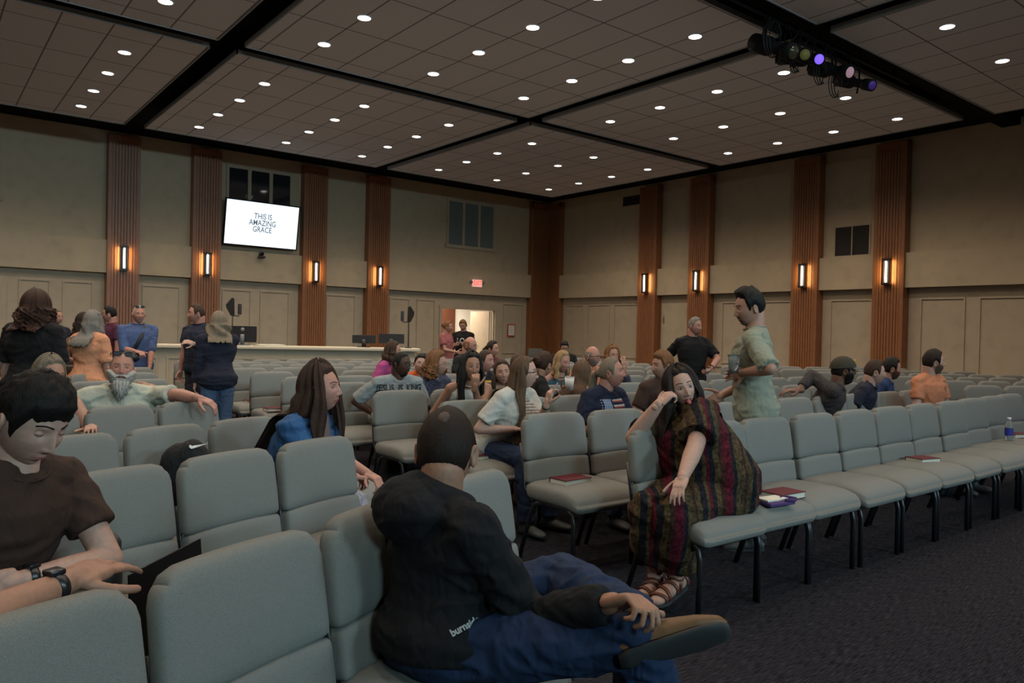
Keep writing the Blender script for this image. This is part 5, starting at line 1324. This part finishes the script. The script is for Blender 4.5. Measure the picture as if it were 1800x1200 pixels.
# --- standing groups at the back left
c = person('standing woman with dark curly hair and a black t-shirt, seen from behind', (63, 540), 6.2, 'stand', body=176, head=196, fem=True, skin_='pale', hair='curly', haircol='auburn', hk=dict(len=.19, top=.04, open=30), shirt=(.006, .006, .007), sleeve=.95, girth=1.3, sh=1.25, vox=.009, pants=(.05, .012, .016))
c = person('ruddy bald man behind the woman with curly hair', (100, 558), 10.8, 'stand', body=60, head=66, skin_='red', hair='short', haircol='ltbrown', hk=dict(top=.003, side=.004, rough=0), shirt=(.02, .02, .022), vox=.013)
PEA = cloth('blouse_peach', (.50, .225, .125), .12, 70, .15, .85, .35)
c = person('standing woman with grey hair and a peach linen blouse, seen from behind', (163, 566), 7.7, 'stand', body=168, head=182, fem=True, skin_='mid', hair='backlong', haircol='grey', hk=dict(len=.25, vol=.022, open=50, gup=.08, gt=20), glasses='black', shirtmat=PEA, sleeve=.9, vox=.010, girth=1.22, sh=1.12, wr=.006, aL=dict(w=(.32, .16, 1.0)), pants=(.3, .28, .25))
stp = MB(); tp = c['tp']; stp.loft([tp(.92, -.13, .10), tp(.99, -.125, 0), tp(.9, -.15, -.12), tp(.5, -.20, -.15), tp(.2, -.25, -.10)], [(.018, .006)]*5, c['side'], 8); stp.rbox(tp(.1, -.29, -.02), (.06, .13, .12), .03, 5)
tag(stp.build('shoulder_bag', plain('leather_brown', (.05, .02, .012), .5), smooth=True), 'brown leather bag hanging from the shoulder of the woman in peach', 'bag').matrix_world = Matrix.Translation(c['root'].location)@Matrix.Rotation(c['root'].rotation_euler.z, 4, 'Z')
c = person('person in black mostly hidden behind the woman in peach', (148, 566), 9.3, 'stand', body=150, head=140, fem=True, skin_='mid', hair='bob', haircol='dkbrown', hk=dict(len=.15), glasses='black', shirt=(.010, .010, .012), vox=.013, sh=1.15)
c = person('dark-haired young man in a maroon t-shirt by the leftmost pilaster', (192, 553), 10.9, 'stand', body=-40, head=-74, skin_='red', hair='short', haircol='black', glasses='wire', hk=dict(top=.02), shirt=(.075, .018, .040), vox=.013)
patch(c, .16, .16, .55, -.0, plain('print_pale', (.25, .22, .22), .8))
c = person('standing white-bearded man in a blue shirt, blue sunglasses on his head', (244, 553), 9.7, 'stand', body=36, head=38, skin_='red', hair='thin', haircol='white', beard='goatee', beardcol='white', glasses='black', hk=dict(gup=.10, gt=24, lens=(.05, .3, .9)), shirt=(.055, .085, .185), collar='polo', sleeve=1.1, vox=.011, girth=1.1, sh=1.08,
    aR=dict(px=(240, 618, 9.45), ppx=(205, 625, 9.6), curl=.8, n=(0, -.5, -1)), aL=dict(px=(262, 655, 9.6)), pants=(.05, .07, .10))
stp = MB(); tp = c['tp']; stp.loft([tp(1.0, -.06, .05), tp(.75, -.02, .15), tp(.45, .06, .17)], [(.022, .006)]*3, c['side'], 8); stp.build('camera_strap', plain('strap_black', (.01, .01, .014), .7), c['root'])
P = c['tp'](.30, .12, .30); cm_ = MB(); cm_.rbox((0, 0, 0), (.09, .045, .06), .02, 5); cm_.loft([(0, .04, 0), (0, .20, -.02)], [.045, .05], (1, 0, 0), 16)
o = cm_.build('photo_camera', blackplastic); tag(o, 'black camera with a long lens carried by the man in the blue shirt', 'camera'); o.matrix_world = Matrix.Translation(c['root'].location)@Matrix.Rotation(c['root'].rotation_euler.z, 4, 'Z')@Matrix.Translation(P)
c = person('standing man in a navy polo shirt talking to the grey-haired woman', (345, 552), 9.3, 'stand', body=-20, head=-58, skin_='red', hair='short', haircol='brown', hk=dict(top=.014, side=.010, front=46), shirt=(.014, .017, .032), collar='polo', girth=1.15, sh=1.05, vox=.011, pants=(.02, .02, .025))
c = person('standing woman with shaggy grey hair, navy cardigan and jeans, back turned', (384, 568), 8.35, 'stand', body=-150, head=-165, fem=True, skin_='pale', hair='backlong', haircol='ash', hk=dict(len=.21, vol=.032, open=40, wav=.012, width=1.6, top=.03), shirt=(.011, .012, .024), sleeve=1.95, vox=.010, girth=1.2, sh=1.12, hem=-.34,
    aR=dict(px=(340, 604, 8.2), ppx=(352, 632, 8.4), curl=.6), pants=(.055, .085, .15))
c = person('woman with pinned-up ginger hair in a pink t-shirt in the doorway', (788, 575), 14.6, 'stand', body=64, head=76, fem=True, skin_='mid', hair='bun', haircol='ginger', hk=dict(len=.1, part=None), shirt=(.26, .085, .09), vox=.013, girth=1.1, aR=dict(w=(.12, .32, 1.0)), pants=(.10, .03, .04))
c = person('young man in a black t-shirt looking down at a phone in the doorway', (814, 572), 15.3, 'stand', body=-6, head=-10, pitch=-22, skin_='mid', hair='short', haircol='ginger', hk=dict(top=.02), shirt=(.006, .006, .007), vox=.013, aR=dict(w=(.10, .30, 1.12)), aL=dict(w=(.12, .28, 1.12)), pants=(.02, .02, .03), sh=1.05)
text_on(c, 'LO', .16, .66, plain('print_white', (.5, .5, .5), .7), x=.03)

# ------------------------------------------------------------------ things on the chairs and the floor
def book(P, rz, label, w=.22, d=.15, h=.038, lift=0.0):
    t = thing('book', label, 'book', P, rz, 'burgundy books on the chairs')
    MB().box(-w/2, w/2, -d/2, d/2, 0, .004).box(-w/2, w/2, -d/2, d/2, h-.004, h).box(-w/2, w/2, d/2-.004, d/2, .004, h-.004).build('cover', burgundy, t, smooth=False)
    MB().box(-w/2+.005, w/2-.005, -d/2+.005, d/2-.004, .004, h-.004).build('pages', paper, t, smooth=False)
    return t
ZS = .486
book(atz(1003, 849, ZS), radians(2), 'burgundy book on the aisle chair in front of the woman with glasses')
book(atz(1376, 874, ZS), radians(-3), 'burgundy book beside the purple pouch right of the woman in the striped dress')
book(atz(1622, 812, ZS), radians(-14), 'burgundy book lying alone in the middle of the long empty front row', .2)
book(atz(852, 806, ZS), radians(6), 'burgundy book on the seat right of the head of the man in black')
book(atz(448, 708, ZS), 0, 'burgundy book on a seat right of the woman in jeans')
book(atz(484, 722, ZS), 0, 'burgundy book on a seat left of the long-haired woman in denim')
book(atz(1787, 768, ZS), radians(-20), 'burgundy book beside the water bottle at the right edge')
book(atz(1788, 716, ZS), radians(-30), 'burgundy book on the seat behind the water bottle')
# purple pouch and notebook
P = atz(1362, 886, ZS)
t = thing('pouch', 'purple strap pouch with a pale notebook beside the burgundy book', 'pouch', P, radians(-8))
pur = cloth('pouch_purple', (.07, .035, .12), .2, 60)
MB().rbox((0, 0, .012), (.10, .06, .012), .01, 4).build('pouch_body', pur, t)
m = MB(); m.loft([(.02, -.05, .03), (.08, -.07, .03), (.13, -.04, .025), (.10, .01, .03), (.04, 0, .03)], [(.010, .003)]*5, (0, 0, 1), 8); m.build('strap', pur, t)
MB().box(-.09, .07, -.03, .06, .025, .034).build('notebook', paper, t, smooth=False)
# water bottle
t = thing('water_bottle', 'clear plastic water bottle with a blue label on a seat at the right edge', 'bottle', atz(1773, 776, ZS))
gl = newmat('clear_plastic', (.75, .82, .85), .08); nodes(gl)[2].inputs['Transmission Weight'].default_value = .9; nodes(gl)[2].inputs['IOR'].default_value = 1.2
MB().loft([(0, 0, .0), (0, 0, .01), (0, 0, .12), (0, 0, .15), (0, 0, .19), (0, 0, .205)], [.030, .034, .034, .034, .016, .014], (1, 0, 0), 20).build('bottle_body', gl, t)
MB().loft([(0, 0, .06), (0, 0, .125)], [.0352, .0352], (1, 0, 0), 20, False).build('bottle_label', plain('label_blue', (.02, .03, .28), .5), t)
MB().loft([(0, 0, .20), (0, 0, .225)], [.017, .017], (1, 0, 0), 16).build('bottle_cap', plain('cap_white', (.5, .5, .52), .5), t)
# backpack with a tick mark
P = atz(328, 832, ZS+.0) ; P = V((-15.80, -15.85, ZS))
P = atd(330, 800, 3.62); P.z = ZS+.02
t = thing('backpack', 'black backpack with a silver tick mark standing on a chair', 'bag', P, -YAW+.1)
bagm = cloth('bag_black', (.010, .010, .011), .3, 60, .3, .8, .4)
b = MB(); b.rbox((0, 0, .17), (.125, .085, .175), .08, 10, lambda p: V((p.x*(1-.3*max(0, p.z/.155)**2), p.y, p.z+.01*sin(p.x*30)))); b.wrinkle(.006, 9, 2); bo_ = b.build('bag_body', bagm, t)
sw = [(-.045, .012), (-.030, -.008), (-.018, -.012), (.0, -.004), (.055, .024), (.0, .007), (-.016, .001), (-.026, .003)]
b = MB(); b.v = [V((x*.95, z*1.1, 0)) for x, z in sw]; b.f = [tuple(range(8))]; b.m = [0]
decal_view(dict(B=Matrix.Rotation(t.rotation_euler.z, 3, 'Z'), root=t, shirt=bo_), b, 344, 785, plain('silver_print', (.55, .55, .55), .3), 'tick_mark', -.2)
# black flask and open laptop beside the young man
P = atd(187, 975, 2.30)
t = thing('flask', 'black insulated flask standing on the seat beside the young man', 'bottle', (P.x, P.y, ZS), 0)
H = P.z+.06-ZS
MB().loft([(0, 0, 0), (0, 0, .01), (0, 0, H*.62), (0, 0, H*.66)], [.042, .045, .045, .04], (1, 0, 0), 20).build('flask_body', blackplastic, t)
MB().loft([(0, 0, H*.66), (0, 0, H*.68), (0, 0, H*.92), (0, 0, H)], [.038, .041, .041, .028], (1, 0, 0), 20).build('flask_lid', blackplastic, t)
A, B_, C_ = atd(225, 1010, 2.05), atd(352, 945, 2.45), atd(330, 1020, 2.1)
t = thing('laptop', 'open black laptop resting on the seat behind the nearest chairs', 'laptop', A)
x = (B_-A).normalized(); L = (B_-A).length; up2 = V((-.10, -.22, -1)).normalized(); yv = (up2-x*up2.dot(x)).normalized(); zv = x.cross(yv)
M = Matrix((x, yv, zv)).transposed().to_4x4()
MB().rbox((L/2, .12, 0), (L/2, .12, .004), .004, 3, None, M).build('screen_lid', plain('laptop_black', (.004, .004, .005), .5, 0, .2), t)
M2 = Matrix((x, V((zv.x, zv.y, 0)).normalized() if abs(zv.z) < .9 else zv, V((0, 0, 1)))).transposed().to_4x4()
MB().box(.01, L-.01, .005, .20, -.262, -.248, M2).build('keyboard_base', blackplastic, t, smooth=False)
# cups
def cup(P, h, r, mat, label, cat='cup'):
    t = thing('cup', label, cat, P)
    MB().loft([(0, 0, 0), (0, 0, h), (0, 0, h), (0, 0, h-.006), (0, 0, .006)], [r*.76, r, r*.92, r*.90, r*.70], (1, 0, 0), 20).build('cup_body', mat, t)
    MB().loft([(r*cos(2*pi*k/20), r*sin(2*pi*k/20), h) for k in range(21)], [.0025]*21, None, 6, False).build('rim', mat, t); return t
P = atd(1001, 674, 6.55); cup((P.x, P.y, P.z-.055), .11, .042, plain('cup_white', (.62, .6, .58), .5), 'white paper cup held up by the woman with clipped-up hair')
P = atd(1290, 640, 4.93); cup((P.x, P.y, P.z-.06), .12, .040, gl, 'clear plastic cup in the hand of the standing man in green')
# phone held by the pointing woman, phone of the man in the doorway
# bags and things under the chairs
def softbag(px, py, z, w, h, mat, label, nm='bag', rz=0):
    P = atz(px, py, z); t = MB().rbox((0, 0, h/2), (w/2, w*.3, h/2), w*.18, 8); t.wrinkle(.012, 7, px); o = t.build(nm, mat); o.location = P; o.rotation_euler = (0, 0, rz); tag(o, label, 'bag'); return o
softbag(922, 885, 0, .20, .26, cloth('bag_tan', (.16, .115, .075), .2, 50), 'tan cloth bag on the floor under the chairs', rz=.3)
softbag(690, 862, 0, .26, .36, bagm, 'black bag on the floor left of the man in the hoodie', rz=.2)
softbag(1655, 868, 0, .34, .14, bagm, 'flat black bag on the floor under the long front row', rz=0)
DOT = newmat('polka_dot', (.01, .01, .01), .8); n, l, bb = nodes(DOT); t, _ = tex(DOT, 'ShaderNodeTexVoronoi', scale=(28, 28, 28)); l.new(ramp(DOT, t.outputs['Distance'], [(0, (.4, .4, .4)), (.25, (.01, .01, .01))], True).outputs[0], bb.inputs['Base Color'])
P = atd(22, 655, 7.6); o = MB().rbox((0, 0, .12), (.13, .06, .15), .07, 8).build('tote_bag', DOT); o.location = (P.x, P.y, P.z-.12); tag(o, 'black tote bag with white dots on a chair at the left edge', 'bag')
